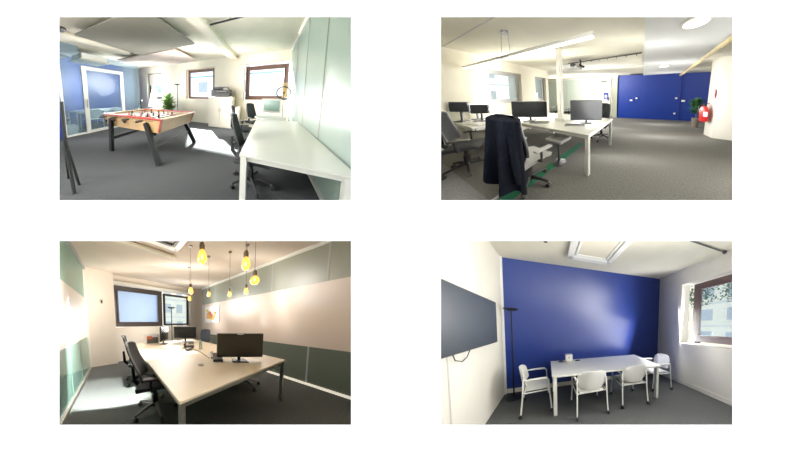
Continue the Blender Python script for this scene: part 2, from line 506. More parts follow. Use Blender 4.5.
# =================================================================== display wall
def page():
    mb = MB()
    k = D / F
    ops = [(59.3, 351, 17, 200.2), (441, 732.5, 17, 200.2), (59.3, 351, 241, 424.8), (441, 732.5, 241, 424.8)]
    xs = sorted({-700, 1500, 59.3, 351, 441, 732.5}); ys = sorted({-500, 950, 17, 200.2, 241, 424.8})
    for x0, x1 in zip(xs, xs[1:]):
        for y0, y1 in zip(ys, ys[1:]):
            cx, cy = (x0 + x1) / 2, (y0 + y1) / 2
            if any(o[0] < cx < o[1] and o[2] < cy < o[3] for o in ops): continue
            X0, X1, Z0, Z1 = (x0 - 400) * k, (x1 - 400) * k, (225 - y1) * k, (225 - y0) * k
            mb.bm.faces.new([mb.bm.verts.new(v) for v in ((X0, D, Z0), (X1, D, Z0), (X1, D, Z1), (X0, D, Z1))])
    bmesh.ops.remove_doubles(mb.bm, verts=mb.bm.verts, dist=1e-5)
    me = bpy.data.meshes.new('wall_front')
    r = bmesh.ops.extrude_face_region(mb.bm, geom=list(mb.bm.faces))
    bmesh.ops.translate(mb.bm, verts=[v for v in r['geom'] if isinstance(v, bmesh.types.BMVert)], vec=(0, .0012, 0))
    bmesh.ops.recalc_face_normals(mb.bm, faces=mb.bm.faces)
    mb.bm.to_mesh(me); mb.bm.free(); me.materials.append(M_page)
    o = bpy.data.objects.new('wall_front', me); C.objects.link(o)
    tag(o, 'plain white wall with four rectangular openings', 'wall', kind='structure')
    # thin partitions that keep the four rooms apart
    for nm, sz, loc, lb in (('wall_divider', (.01, 40, 9), (0, 22.5, 0), 'white upright partition between left and right rooms'),
                            ('floor_divider', (26, 5.5, .01), (0, 5.2, 0), 'white level slab between upper and lower rooms')):
        b = bmesh.new(); bmesh.ops.create_cube(b, size=1)
        bmesh.ops.transform(b, matrix=Matrix.Diagonal((*sz, 1)), verts=b.verts)
        me = bpy.data.meshes.new(nm); b.to_mesh(me); b.free(); me.materials.append(M_white)
        o = bpy.data.objects.new(nm, me); C.objects.link(o); o.location = loc
        tag(o, lb, 'wall', kind='structure')
page()

def facade(room, name, label, o, u, n, W, H, rows, cols, m, band=None, wm=M_fwin, base=0):
    """a neighbouring building seen through a window: wall with rows of windows"""
    t = Thing(room, name, label, 'building', o)
    u = Vector(u).normalized(); n = Vector(n)
    P = lambda a, b, c=0: u * a + Vector((0, 0, b)) + n * c
    q = MB(); q.slab([P(0, base), P(W, base), P(W, H), P(0, H)], n * .3); t.part('wall', q, m, smooth=False)
    cw = W / cols; rh = (H - base) / rows
    for i in range(cols):
        for j in range(rows):
            a, b = i * cw + cw * .25, base + j * rh + rh * .25
            q = MB(); q.slab([P(a, b, -.04), P(a + cw * .5, b, -.04), P(a + cw * .5, b + rh * .5, -.04), P(a, b + rh * .5, -.04)], n * .05)
            t.part('window', q, wm, smooth=False)
    for j in range(rows + 1):
        q = MB(); b = base + j * rh - .05
        q.slab([P(0, b, -.12), P(W, b, -.12), P(W, b + .1, -.12), P(0, b + .1, -.12)], n * .15)
        t.part('ledge', q, band or M_paper, smooth=False)
    return t

Z = (0, 0, 1)
# =================================================================== ROOM 1: football table room
def room1():
    r = R1; H = 3.07
    q = MB(); q.quad((-8.3, .3, 0), (1.2, .3, 0), (1.2, 5.8, 0), (-8.3, 5.8, 0)); struct(r, 'floor', q, M_carpet1, label='charcoal carpet floor of the football table room', cat='floor')
    q = MB(); q.quad((-8.3, .1, H), (1.2, .1, H), (1.2, 5.8, H), (-8.3, 5.8, H)); struct(r, 'ceiling', q, M_ceil, label='off white concrete ceiling of the football table room', cat='ceiling')
    holes = [(1.15, 2.4, 1.15, 2.7), (4.05, 5.65, 1.2, 2.7), (7.0, 8.65, 1.2, 2.7)]
    struct(r, 'wall_back', wallmb((-7.95, 5.8, 0), (1, 0, 0), Z, (0, 1, 0), 9.2, H, holes), M_cream, label='cream wall with three windows behind the football table', cat='wall')
    q = MB(); q.quad((-7.9, .3, 0), (-7.9, 5.8, 0), (-7.9, 5.8, H), (-7.9, .3, H)); struct(r, 'wall_left', q, M_blue1, label='blue wall beyond the glass partition', cat='wall')
    # glass wall on the right with its track
    q = MB(); q.slab([(.72, .6, .05), (.72, 5.8, .05), (.72, 5.8, H - .06), (.72, .6, H - .06)], (.012, 0, 0))
    g = struct(r, 'wall_right', q, M_frost, label='pale green frosted glass wall beside the white desk', cat='wall')
    for y in (2.46, 3.5, 4.6):
        q = MB(); q.slab([(.712, y, .05), (.712, y + .025, .05), (.712, y + .025, H - .06), (.712, y, H - .06)], (.004, 0, 0)); struct(r, 'joint', q, M_greyglass, parent=g)
    q = MB(); q.slab([(.69, .6, H - .07), (.69, 5.8, H - .07), (.75, 5.8, H - .07), (.75, .6, H - .07)], (0, 0, .07)); struct(r, 'head_rail', q, M_wmetal, parent=g)
    q = MB(); q.slab([(.66, .6, H - .03), (.66, 4.4, H - .03), (.685, 4.4, H - .03), (.685, .6, H - .03)], (0, 0, .03)); struct(r, 'light_strip', q, M_ledw, parent=g)
    q = MB(); q.slab([(.69, .6, 0), (.69, 5.8, 0), (.75, 5.8, 0), (.75, .6, 0)], (0, 0, .06)); struct(r, 'floor_rail', q, M_wmetal, parent=g)
    q = MB(); q.quad((1.15, .3, 0), (1.15, 5.8, 0), (1.15, 5.8, H), (1.15, .3, H)); struct(r, 'wall_right', q, M_white, label='white wall seen faintly through the frosted glass', cat='wall')
    window(r, (-7.95, 6.0, 0), (1, 0, 0), (0, 1, 0), 1.15, 2.4, 1.15, 2.7, M_dbrown, 'small window behind the glass partition, with a pale blind')
    window(r, (-7.95, 5.95, 0), (1, 0, 0), (0, 1, 0), 4.1, 5.65, 1.2, 2.68, M_brown, 'brown framed window between the plant and the printer', t=.1)
    window(r, (-7.95, 5.95, 0), (1, 0, 0), (0, 1, 0), 7.05, 8.63, 1.2, 2.6, M_brown, 'brown framed window nearest the glass wall, behind the ring light', t=.13)
    q = MB(); q.sheet(lambda u, v: (-6.7 + 1.1 * u, 5.93 + .01 * math.sin(u * 60), 2.0 + .65 * v), 40, 1, .01)
    solid(r, 'window_blind', q, M_white, (0, 0, 0), 'pale pulled down blind in the small window behind the glass partition', 'blind')
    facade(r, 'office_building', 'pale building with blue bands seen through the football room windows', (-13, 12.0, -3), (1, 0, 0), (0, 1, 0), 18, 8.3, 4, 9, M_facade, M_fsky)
    # glass partition with the white door frame
    xg = -5.95
    q = MB(); q.slab([(xg, .9, .05), (xg, 2.31, .05), (xg, 2.31, H), (xg, .9, H)], (.01, 0, 0)); p = struct(r, 'wall_partition', q, M_cglass, label='clear glass partition in front of the blue room', cat='partition')
    q = MB(); q.slab([(xg, 3.76, .05), (xg, 4.6, .05), (xg, 4.6, 2.86), (xg, 3.76, 2.86)], (.01, 0, 0)); struct(r, 'pane', q, M_cglass, parent=p)
    q = MB(); q.slab([(xg, 2.31, 2.42), (xg, 3.76, 2.42), (xg, 3.76, 2.86), (xg, 2.31, 2.86)], (.01, 0, 0)); struct(r, 'pane', q, M_cglass, parent=p)
    for y0, y1 in ((1.75, 2.31), (3.76, 4.6)):
        q = MB(); q.slab([(xg - .03, y0, 0), (xg + .04, y0, 0), (xg + .04, y1, 0), (xg - .03, y1, 0)], (0, 0, .06)); struct(r, 'floor_rail', q, M_wmetal, parent=p)
    q = MB(); q.slab([(xg - .03, 1.74, 0), (xg + .04, 1.74, 0), (xg + .04, 1.8, 0), (xg - .03, 1.8, 0)], (0, 0, H)); struct(r, 'post', q, M_wmetal, parent=p)
    q = MB(); w = .13
    q.slab([(xg, 2.31, 0), (xg, 2.31 + w, 0), (xg, 2.31 + w, 2.42), (xg, 2.31, 2.42)], (.07, 0, 0))
    q.slab([(xg, 3.76 - w, 0), (xg, 3.76, 0), (xg, 3.76, 2.42), (xg, 3.76 - w, 2.42)], (.07, 0, 0))
    q.slab([(xg, 2.31 + w, 2.42 - w), (xg, 3.76 - w, 2.42 - w), (xg, 3.76 - w, 2.42), (xg, 2.31 + w, 2.42)], (.07, 0, 0))
    q.slab([(xg, 2.31 + w, 0), (xg, 3.76 - w, 0), (xg, 3.76 - w, .1), (xg, 2.31 + w, .1)], (.07, 0, 0))
    d = struct(r, 'door_1', q, M_wmetal, label='white framed glass door in the clear partition', cat='door')
    q = MB(); q.slab([(xg + .02, 2.31 + w, .1), (xg + .02, 3.76 - w, .1), (xg + .02, 3.76 - w, 2.42 - w), (xg + .02, 2.31 + w, 2.42 - w)], (.01, 0, 0)); struct(r, 'pane', q, M_cglass, parent=d)
    q = MB(); q.tube([(xg + .11, 2.38, .95), (xg + .11, 2.38, 1.25)], .015, 8); struct(r, 'door_handle', q, M_steel, parent=d)
    q = MB(); q.slab([(-6.0, 1.5, 0), (-5.85, 1.5, 0), (-5.85, 1.68, 0), (-6.0, 1.68, 0)], (0, 0, 1.1)); struct(r, 'trim_1', q, M_blue, label='blue end panel at the foot of the glass partition', cat='panel')
    # ceiling pieces
    q = MB(); q.box((0, 0, 0), (2.4, 1.8, .05), .01); solid(r, 'acoustic_panel', q, M_panelgrey, (-3.2, 2.56, 2.9), 'dark grey square acoustic panel under the ceiling', 'panel')
    q = MB(); q.box((0, 0, 0), (3.0, 1.65, .05), .01); solid(r, 'acoustic_panel', q, M_panelpink, (-4.35, 4.36, 2.9), 'pale pinkish acoustic panel hung before the far windows', 'panel')
    q = MB(); q.box((-1.42, 3.3, 2.99), (.3, 5.0, .17), .03); struct(r, 'trim_2', q, M_duct, label='boxed off white beam running along the ceiling', cat='beam')
    q = MB(); q.box((-5.0, 2.6, 3.02), (.3, 3.2, .1), .02); struct(r, 'trim_3', q, M_duct, label='white ceiling beam left of the grey panel', cat='beam')
    q = MB(); q.tube([(-1.42, 2.9, 0), (-.3, 2.9, 0)], .02, 6)
    for x in (-1.3, -.8, -.35): q.tube([(x, 2.9, 0), (x, 2.9, .06)], .01, 6)
    solid(r, 'ceiling_rail', q, M_blackm, (0, 0, 3.0), 'thin dark rail crossing the ceiling from the boxed beam', 'rail')
    q = MB(); q.lathe([(.001, -.06), (.1, -.05), (.13, 0), (.13, .03), (.001, .03)], n=20); solid(r, 'ceiling_speaker', q, M_black, (-4.75, 1.5, 3.04), 'round black speaker on the ceiling in the corner', 'speaker')
    t = Thing(r, 'ceiling_cassette', 'white air conditioning cassette above the glass door', 'air conditioner', (-6.25, 2.75, 2.66))
    q = MB(); q.box((0, 0, .1), (.8, .8, .2), .02); t.part('housing', q, M_wmetal, smooth=False)
    q = MB(); q.box((0, 0, -.01), (.95, .95, .03), .01); t.part('grille', q, M_duct, smooth=False)
    t = Thing(r, 'projector', 'grey projector hung beside the ceiling cassette', 'projector', (-6.6, 2.0, 2.68))
    q = MB(); q.box((0, 0, .06), (.4, .3, .12), .02); t.part('body', q, M_lgrey, smooth=False)
    q = MB(); q.tube([(0, 0, .12), (0, 0, .38)], .025, 8); t.part('pole', q, M_lgrey)
    # football table
    X0, X1, Y0, Y1 = -3.85, -1.87, 1.88, 3.15
    cx, cy = (X0 + X1) / 2, (Y0 + Y1) / 2; W, Dp = X1 - X0, Y1 - Y0
    t = Thing(r, 'football_table', 'beech football table with red rails and black splayed legs', 'football table', (cx, cy, 0))
    q = MB(); zt, zb = .9, .62
    th = .045
    # cabinet: four sloping sides
    def side(a, b, c, d, n):
        q.slab([a, b, c, d], n)
    hx, hy = W / 2, Dp / 2; ix, iy = hx - .1, hy - .03
    for sy in (-1, 1):
        side((-hx, sy * hy, zt), (hx, sy * hy, zt), (ix, sy * iy, zb), (-ix, sy * iy, zb), (0, -sy * th, 0))
    for sx in (-1, 1):
        side((sx * hx, -hy, zt), (sx * hx, hy, zt), (sx * ix, iy, zb), (sx * ix, -iy, zb), (-sx * th, 0, 0))
    q.box((0, 0, zb + .02), (2 * ix, 2 * iy, .03)); t.part('cabinet', q, M_wood, smooth=False)
    q = MB(); q.box((0, 0, zt - .08), (W - .12, Dp - .12, .02)); t.part('playfield', q, M_field, smooth=False)
    q = MB()
    for sy in (-1, 1): q.box((0, sy * (hy - .01), zt + .015), (W + .02, .07, .035), .01)
    t.part('rail', q, M_red, smooth=False)
    for sx in (-1, 1):
        q = MB(); q.box((sx * (hx - .03), 0, zt + .01), (.13, Dp - .1, .03), .01)
        t.part('end_top', q, M_wood_l, smooth=False)
        for sy in (-1, 1):
            q = MB(); q.slab([(sx * (hx + .012), sy * (hy + .005), zt), (sx * (hx + .012), sy * (hy - .05), zt), (sx * (ix + .012), sy * (iy - .05), zb + .02), (sx * (ix + .012), sy * (iy + .005), zb + .02)], (-sx * .02, 0, 0))
            t.part('corner_trim', q, M_red, smooth=False)
    for sx, sy in ((-1, -1), (1, -1), (1, 1), (-1, 1)):
        q = MB(); xt = sx * (hx - .42) if sx > 0 else sx * (hx - .32)
        q.bar((xt, sy * (hy - .0), .82), (sx * (hx - .02) if sx > 0 else sx * (hx - .36), sy * (hy + .06), 0), .12, .07)
        t.part('leg', q, M_blackm, smooth=False)
    q = MB()
    for sy in (-1, 1): q.tube([(-(hx - .35), sy * (hy + .02), .3), (-(hx - .35), 0, .33)], .025, 6)
    q.bar((-(hx - .37), -hy, .36), (-(hx - .37), hy, .36), .07, .04)
    t.part('cross_brace', q, M_blackm, smooth=False)
    q = MB(); q.bar(((hx - .2), -hy, .34), ((hx - .2), hy, .34), .05, .03); t.part('cross_brace', q, M_print, smooth=False)
    for i in range(8):
        x = -hx + .24 + i * (W - .48) / 7
        q = MB(); q.tube([(x, -hy - .12, zt - .03), (x, hy + .1, zt - .03)], .01, 6); rod = t.part('rod', q, M_steel)
        q = MB(); sy = -1 if i % 2 == 0 else 1
        q.tube([(x, sy * (hy + .06), zt - .03), (x, sy * (hy + .2), zt - .03)], [.022, .026], 8); t.part('handle', q, M_black, parent=rod)
        n = [1, 2, 3, 5, 5, 3, 2, 1][i]
        for k in range(n):
            q = MB()
            y = (k - (n - 1) / 2) * (Dp - .3) / max(n, 2)
            q.box((x, y, zt - .04), (.03, .045, .09), .008); q.lathe([(.001, -.02), (.018, -.01), (.018, .01), (.001, .02)], (x, y, zt + .025), 8)
            t.part('player_figure', q, M_redink if i % 2 else M_blackm, parent=rod, smooth=False)
    for i, x in enumerate((-hx + .16, -hx + .5, -hx + .9)):
        q = MB(); q.lathe([(.03, -.02), (.05, 0), (.03, .02)], (x, -hy - .03, .8 - .05 * (i == 0)), 10, Matrix.Rotation(PI / 2, 3, 'X')); t.part('rod_bearing', q, M_black)
    # cabinet and printer
    t = Thing(r, 'cabinet', 'cream low cabinet standing under the printer', 'cabinet', (-1.83, 5.5, 0))
    q = MB(); q.box((0, 0, .66), (1.05, .55, 1.32), .005); t.part('carcass', q, M_cream, smooth=False)
    for sx in (-1, 1):
        q = MB(); q.box((sx * .26, -.285, .66), (.51, .018, 1.28), .003); dd = t.part('door', q, M_cream, smooth=False)
        q = MB(); q.tube([(sx * .05, -.31, .7), (sx * .05, -.31, .85)], .008, 6); t.part('handle', q, M_steel, parent=dd)
    t = Thing(r, 'printer', 'dark multifunction printer on the cream cabinet', 'printer', (-1.83, 5.45, 1.32))
    q = MB(); q.box((0, 0, .16), (.8, .45, .3), .02); t.part('body', q, M_print, smooth=False)
    q = MB(); q.box((-.02, -.02, .37), (.62, .42, .1), .02); t.part('scanner_lid', q, M_print, smooth=False)
    q = MB(); q.box((.08, -.24, .22), (.45, .12, .03), .005); t.part('paper_tray', q, M_printl, smooth=False)
    q = MB(); q.box((.25, -.235, .33), (.2, .03, .08), .005); t.part('control_panel', q, M_printl, smooth=False)
    q = MB(); q.box((0, 0, .45), (.12, .5, .9), .005); solid(r, 'waste_bin', q, M_white, (-1.1, 5.5, 0), 'narrow white box against the wall right of the cabinet', 'box')
    # desk
    desk(r, 'long white desk along the frosted glass wall', -.26, .7, 1.42, 3.85, lw=.07)
    t = Thing(r, 'round_table', 'round white table behind the long white desk', 'table', (.08, 4.3, 0))
    q = MB(); q.lathe([(.001, .71), (.42, .71), (.43, .725), (.42, .74), (.001, .74)], n=32); t.part('tabletop', q, M_desk)
    q = MB(); q.lathe([(.25, 0), (.25, .02), (.04, .04), (.035, .7), (.001, .7)], n=20); t.part('pedestal', q, M_wmetal)
    office_chair(r, 'black mesh office chair at the front end of the long white desk', (-.19, 2.02, 0), -PI / 2 + .05, 'black office chairs beside the long white desk')
    office_chair(r, 'black mesh office chair in front of the cream cabinet', (-.6, 3.6, 0), -PI / 2 + .15, 'black office chairs beside the long white desk')
    office_chair(r, 'black office chair behind the far end of the white desk', (-.35, 4.7, 0), -2.2, 'black office chairs beside the long white desk')
    t = Thing(r, 'display_screen', 'pale green backed screen below the right window', 'screen', (.12, 5.2, 0))
    q = MB(); q.box((0, 0, 1.02), (.62, .04, .5), .01); a = t.part('frame', q, M_white, smooth=False)
    q = MB(); q.box((0, -.024, 1.02), (.48, .01, .36)); t.part('panel', q, M_frost_d, parent=a, smooth=False)
    q = MB(); q.box((0, .02, .39), (.05, .04, .78)); q.box((0, 0, .015), (.4, .3, .03), .008); t.part('stand', q, M_wmetal, smooth=False)
    # ring light
    t = Thing(r, 'ring_light', 'black ring light on a slim tripod by the right window', 'lamp', (.44, 4.8, 0))
    q = MB(); q.tube([(.19 * math.cos(2 * PI * k / 28), 0, 1.47 + .19 * math.sin(2 * PI * k / 28)) for k in range(28)], .02, 8, closed=True); t.part('ring', q, M_blackm)
    q = MB(); q.tube([(0, 0, .2), (0, 0, 1.47)], .011, 8); t.part('pole', q, M_blackm)
    q = MB(); q.box((0, -.02, 1.47), (.07, .03, .05), .005); t.part('phone_clamp', q, M_black)
    for k in range(3):
        a = 2 * PI * k / 3 + .5; q = MB(); q.tube([(0, 0, .5), (.22 * math.cos(a), .28 * math.sin(a), 0.01)], .009, 6); t.part('leg', q, M_blackm)
    q = MB(); q.sheet(lambda u, v: (.06 * (u - .5) * 2 , .012 * math.sin(u * 25), v * .55), 16, 2, .01)
    solid(r, 'curtain', q, M_ochre, (.55, 5.68, 1.3), 'narrow ochre curtain at the edge of the right window', 'curtain')
    floor_lamp(r, 'slim black uplighter beside the plant', (-4.05, 5.25, 0), 1.93)
    plant(r, 'bushy green potted plant behind the football table', (-4.52, 5.1, 0), 1.68, .55, 300, M_leaf, seed=3)
    meeting_chair(r, 'white chair against the far wall left of the plant', (-5.5, 5.1, 0), 2.6, group='white chairs of the blue room')
    q = MB(); q.slab([(-.28, 0, 0), (.28, 0, 0), (.2, .25, 1.0), (-.2, .25, 1.0)], (0, .03, 0)); solid(r, 'white_board', q, M_paper, (-5.9, 5.3, .75), 'white board leaning beside the plant', 'board')
    # the blue room behind the glass
    desk(r, 'white meeting table in the blue room behind the glass', -7.55, -6.75, 2.35, 4.3, name='meeting_table', cat='table')
    for i, (x, y, a) in enumerate(((-6.5, 2.75, PI / 2), (-6.5, 3.6, PI / 2))):
        meeting_chair(r, ['white chair behind the glass door, nearest the door post', 'white chair behind the glass door, in the middle of the doorway'][i], (x, y, 0), a, group='white chairs of the blue room')
    office_chair(r, 'black office chair behind the glass, left of the white door', (-6.9, 1.85, 0), .3, 'black chairs of the blue room')
    office_chair(r, 'black office chair by the far end of the meeting table in the blue room', (-6.7, 4.9, 0), 2.7, 'black chairs of the blue room')
    q = MB(); q.lathe([(.001, 0), (.15, 0), (.2, .34), (.185, .34), (.14, .02), (.001, .02)], n=20); solid(r, 'waste_basket', q, M_white, (-6.25, 2.03, 0), 'white waste basket behind the glass partition', 'basket')
    q = MB()
    q.tube([(-.22, .08, 1.3), (-.15, .05, .6), (.2, -.02, .0)], .022, 8); q.tube([(-.17, .05, .75), (.02, .1, .0)], .018, 8); q.tube([(-.17, .05, .75), (-.35, .1, .0)], .018, 8)
    solid(r, 'coat_stand', q, M_blackm, (-2.62, .76, 0), 'black stand leg at the bottom corner nearest the viewer', 'stand')
    # daylight and sun through the windows
    sun = lamp('SPOT', r, (-7.9, 13.2, 8.6), (-2.4, 4.2, .8), 1500000, (1, .96, .88), size=.25, angle=.42)

# ------------------------------------------------------------------ lamps
def lamp(kind, room, pos, target=None, power=100, col=(1, 1, 1), size=.0, sx=1, sy=1, angle=1.0):
    l = bpy.data.lights.new('lamp', kind); l.energy = power; l.color = col
    o = bpy.data.objects.new('lamp', l); C.objects.link(o)
    p = room.M(pos); o.location = p
    if target is not None:
        d = room.M(target) - p
        o.rotation_euler = d.to_track_quat('-Z', 'Y').to_euler()
    if kind == 'AREA': l.shape = 'RECTANGLE'; l.size = sx; l.size_y = sy
    else: l.shadow_soft_size = size
    if kind == 'SPOT': l.spot_size = angle; l.spot_blend = .3
    return o

# =================================================================== ROOM 2: open plan office
def cup(room, base, label, m=None, cat='cup', name='mug'):
    q = MB(); q.lathe([(.001, 0), (.035, 0), (.04, .09), (.035, .09), (.032, .01), (.001, .01)], n=14)
    return solid(room, name, q, m or M_white, base, label, cat)

def keyboard(room, base, rotz, label, m=None):
    t = Thing(room, 'keyboard', label, 'keyboard', base, rotz)
    q = MB(); q.box((0, 0, .01), (.43, .14, .02), .004); t.part('case', q, m or M_lgrey, smooth=False)
    q = MB()
    for j in range(4):
        for i in range(14): q.box((-.19 + i * .029, -.045 + j * .03, .022), (.024, .024, .008))
    t.part('keys', q, M_black, smooth=False)
    return t

def room2():
    r = R2; H = 2.5
    q = MB(); q.quad((-7.6, -1.2, 0), (3.7, -1.2, 0), (3.7, 8.6, 0), (-7.6, 8.6, 0)); struct(r, 'floor', q, M_carpet2, label='grey flecked carpet floor of the open office', cat='floor')
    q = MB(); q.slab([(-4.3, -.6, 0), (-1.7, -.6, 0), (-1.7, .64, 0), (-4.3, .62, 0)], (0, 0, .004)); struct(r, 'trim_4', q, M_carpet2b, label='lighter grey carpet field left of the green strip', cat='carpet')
    q = MB(); q.quad((-7.6, -1.2, H), (3.7, -1.2, H), (3.7, 8.6, H), (-7.6, 8.6, H)); struct(r, 'ceiling', q, M_ceil, label='cream concrete ceiling of the open office', cat='ceiling')
    q = MB(); q.box((-1.7, 1.0, H), (5.2, .02, .012)); q.box((-1.0, 4.9, H), (6.0, .03, .012)); struct(r, 'trim_10', q, M_lgrey, label='fine shuttering lines in the cream concrete ceiling', cat='joint')
    holes = [(1.83 + 1.2, 2.88 + 1.2, 1.1, 2.16), (3.5 + 1.2, 4.1 + 1.2, 1.1, 2.16)]
    struct(r, 'wall_left', wallmb((-4.3, -1.2, 0), (0, 1, 0), Z, (-1, 0, 0), 5.45, H, holes), M_cream, label='cream wall with windows behind the office desks', cat='wall')
    q = MB(); q.quad((-4.3, 4.25, 0), (-7.6, 4.25, 0), (-7.6, 4.25, H), (-4.3, 4.25, H)); q.quad((-7.6, 4.25, 0), (-7.6, 7.2, 0), (-7.6, 7.2, H), (-7.6, 4.25, H))
    struct(r, 'wall_left', q, M_cream, label='cream alcove wall beyond the second window', cat='wall')
    window(r, (-4.48, -1.2, 0), (0, 1, 0), (-1, 0, 0), 3.0, 4.1, 1.1, 2.18, M_lgrey, 'grey framed window above the office monitors', t=.1)
    window(r, (-4.48, -1.2, 0), (0, 1, 0), (-1, 0, 0), 4.68, 5.3, 1.1, 2.18, M_lgrey, 'narrow grey framed window beside the alcove', t=.08)
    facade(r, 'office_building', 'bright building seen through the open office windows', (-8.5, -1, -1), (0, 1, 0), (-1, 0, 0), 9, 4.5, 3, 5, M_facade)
    # glass wall at the back with white head rail
    q = MB(); q.slab([(-7.6, 7.05, .05), (-1.62, 7.05, .05), (-1.62, 7.05, H - .06), (-7.6, 7.05, H - .06)], (0, .012, 0)); g = struct(r, 'wall_back', q, M_glazed, label='pale glazed wall at the far end of the office', cat='wall')
    q = MB(); q.slab([(-7.6, 7.0, H - .09), (-1.6, 7.0, H - .09), (-1.6, 7.0, H - .01), (-7.6, 7.0, H - .01)], (0, .08, 0)); struct(r, 'head_rail', q, M_paper, parent=g)
    for x in (-6.4, -5.2, -4.1, -3.17, -1.98):
        q = MB(); q.slab([(x, 7.035, .05), (x + .04, 7.035, .05), (x + .04, 7.035, H - .09), (x, 7.035, H - .09)], (0, .01, 0)); struct(r, 'mullion', q, M_white, parent=g)
    q = MB(); q.slab([(-1.92, 7.02, 0), (-1.62, 7.02, 0), (-1.62, 7.02, H), (-1.92, 7.02, H)], (0, .02, 0)); struct(r, 'glass_edge', q, M_greyglass, parent=g)
    q = MB(); q.slab([(-3.1, 7.0, 0.04), (-2.02, 7.0, 0.04), (-2.02, 7.0, 2.32), (-3.1, 7.0, 2.32)], (0, .025, 0)); d = struct(r, 'door_2', q, M_white, label='white door with notices in the glazed wall', cat='door')
    q = MB(); q.tube([(-2.12, 6.96, 1.0), (-2.12, 6.96, 1.25)], .02, 6); struct(r, 'door_handle', q, M_black, parent=d)
    t = Thing(r, 'notice_poster', 'blue and white poster on the white door', 'poster', (-2.3, 6.99, 1.05))
    q = MB(); q.box((0, -.005, .22), (.3, .006, .46)); t.part('sheet', q, M_blueink, smooth=False)
    q = MB(); q.box((0, -.012, .24), (.14, .004, .16)); q.box((0, -.012, .05), (.2, .004, .05)); t.part('print', q, M_paper, smooth=False)
    t = Thing(r, 'door_sign', 'small grey sign with dark marks at the top of the white door', 'sign', (-2.45, 6.99, 2.12))
    q = MB(); q.box((0, 0, .05), (.42, .01, .13)); t.part('plate', q, M_lgrey, smooth=False)
    q = MB()
    for k in range(3): q.box((-.1 + k * .1, -.008, .05), (.06, .004, .07))
    t.part('print', q, M_black, smooth=False)
    # slanting blue wall
    u = Vector((4.3, 1.05, 0)).normalized(); n = Vector((-u.y, u.x, 0))
    struct(r, 'wall_back', wallmb((-1.62, 7.05, 0), u, Z, n, 5.6, H), M_blue2, label='deep blue wall at the end of the open office', cat='wall')
    def onblue(a, z): return Vector((-1.62, 7.05, z)) + u * a - n * .01
    q = MB(); p = onblue(3.2, 0); q.slab([p, p + u * .02, p + u * .02 + Vector((0, 0, H)), p + Vector((0, 0, H))], -n * .01); struct(r, 'trim_5', q, M_blueink, label='upright joint in the blue wall', cat='trim')
    for i, (a, z, w) in enumerate(((.72, 1.02, .13), (1.02, 1.14, .1), (3.0, 1.16, .1), (3.3, 1.02, .16), (2.98, .33, .09))):
        q = MB(); q.slab([Vector((0, 0, 0)), u * w, u * w + Vector((0, 0, .085)), Vector((0, 0, .085))], -n * .02)
        solid(r, 'wall_socket' if i == 4 else 'light_switch', q, M_paper, onblue(a, z), ['white switch plate lowest at the left of the blue wall', 'white switch plate highest at the left of the blue wall', 'white switch plate left of the joint in the blue wall', 'long white switch plate right of the joint in the blue wall', 'white socket near the foot of the blue wall'][i], 'switch', kind='thing')
    q = MB(); q.quad((3.6, -1.2, 0), (3.6, 8.5, 0), (3.6, 8.5, H), (3.6, -1.2, H)); struct(r, 'wall_right', q, M_white, label='white wall right of the pillar', cat='wall')
    # pillar
    q = MB(); q.prism([(1.82, 5.45), (1.9, 5.1), (2.42, 5.1), (2.42, 5.6), (1.9, 5.6)], 0, H); struct(r, 'trim_6', q, M_white, label='white pillar with the extinguisher', cat='pillar')
    t = Thing(r, 'fire_extinguisher', 'red fire extinguisher hung on the white pillar', 'extinguisher', (1.68, 5.2, .5))
    q = MB(); q.lathe([(.001, 0), (.1, .01), (.115, .05), (.115, .4), (.07, .5), (.03, .52), (.001, .52)], n=20); t.part('cylinder', q, M_extred)
    q = MB(); q.box((0, 0, .55), (.05, .05, .06), .01); q.box((.04, 0, .6), (.16, .025, .02), .006); t.part('valve', q, M_black, smooth=False)
    q = MB(); q.tube([(-.03, 0, .56), (-.14, 0, .5), (-.15, 0, .25), (-.12, 0, .1)], .014, 8); t.part('hose', q, M_black)
    q = MB(); q.box((0, -.118, .26), (.1, .006, .16)); t.part('instruction_label', q, M_paper, smooth=False)
    t = Thing(r, 'safety_sign', 'small red and white sign on the pillar above the extinguisher', 'sign', (1.83, 5.22, 1.28))
    q = MB(); q.slab([(0, 0, 0), (.03, -.12, 0), (.03, -.12, .26), (0, 0, .26)], (-.01, -.003, 0)); t.part('plate', q, M_extred, smooth=False)
    q = MB(); q.slab([(-.012, -.03, .1), (.01, -.09, .1), (.01, -.09, .17), (-.012, -.03, .17)], (-.004, -.001, 0)); t.part('print', q, M_paper, smooth=False)
    plant(r, 'green plant on a stand between blue wall and pillar', (1.86, 6.5, 0), 1.5, .36, 260, M_leafd, ph=.4, seed=5)
    t = Thing(r, 'shelf_unit', 'black and white shelf right of the pillar', 'shelf', (2.72, 5.15, 0))
    q = MB(); q.box((0, 0, .3), (.5, .4, .6), .01); t.part('cabinet', q, M_black, smooth=False)
    q = MB()
    for k, z in enumerate((.62, 1.05, 1.5, 1.9)): q.box((0, 0, z), (.5, .4, .03))
    for x in (-.24, .24): q.box((x, 0, 1.25), (.02, .4, 1.3))
    t.part('shelf', q, M_white, smooth=False)
    for k, z in enumerate((.66, 1.08, 1.53)):
        q = MB(); q.box((-.08, 0, .1), (.28, .25, .2), .01)
        solid(r, 'file_box', q, M_black, (2.72, 5.15, z), ['black box on the lowest shelf right of the pillar', 'black box on the middle shelf right of the pillar', 'black box on the upper shelf right of the pillar'][k], 'box', smooth=False)
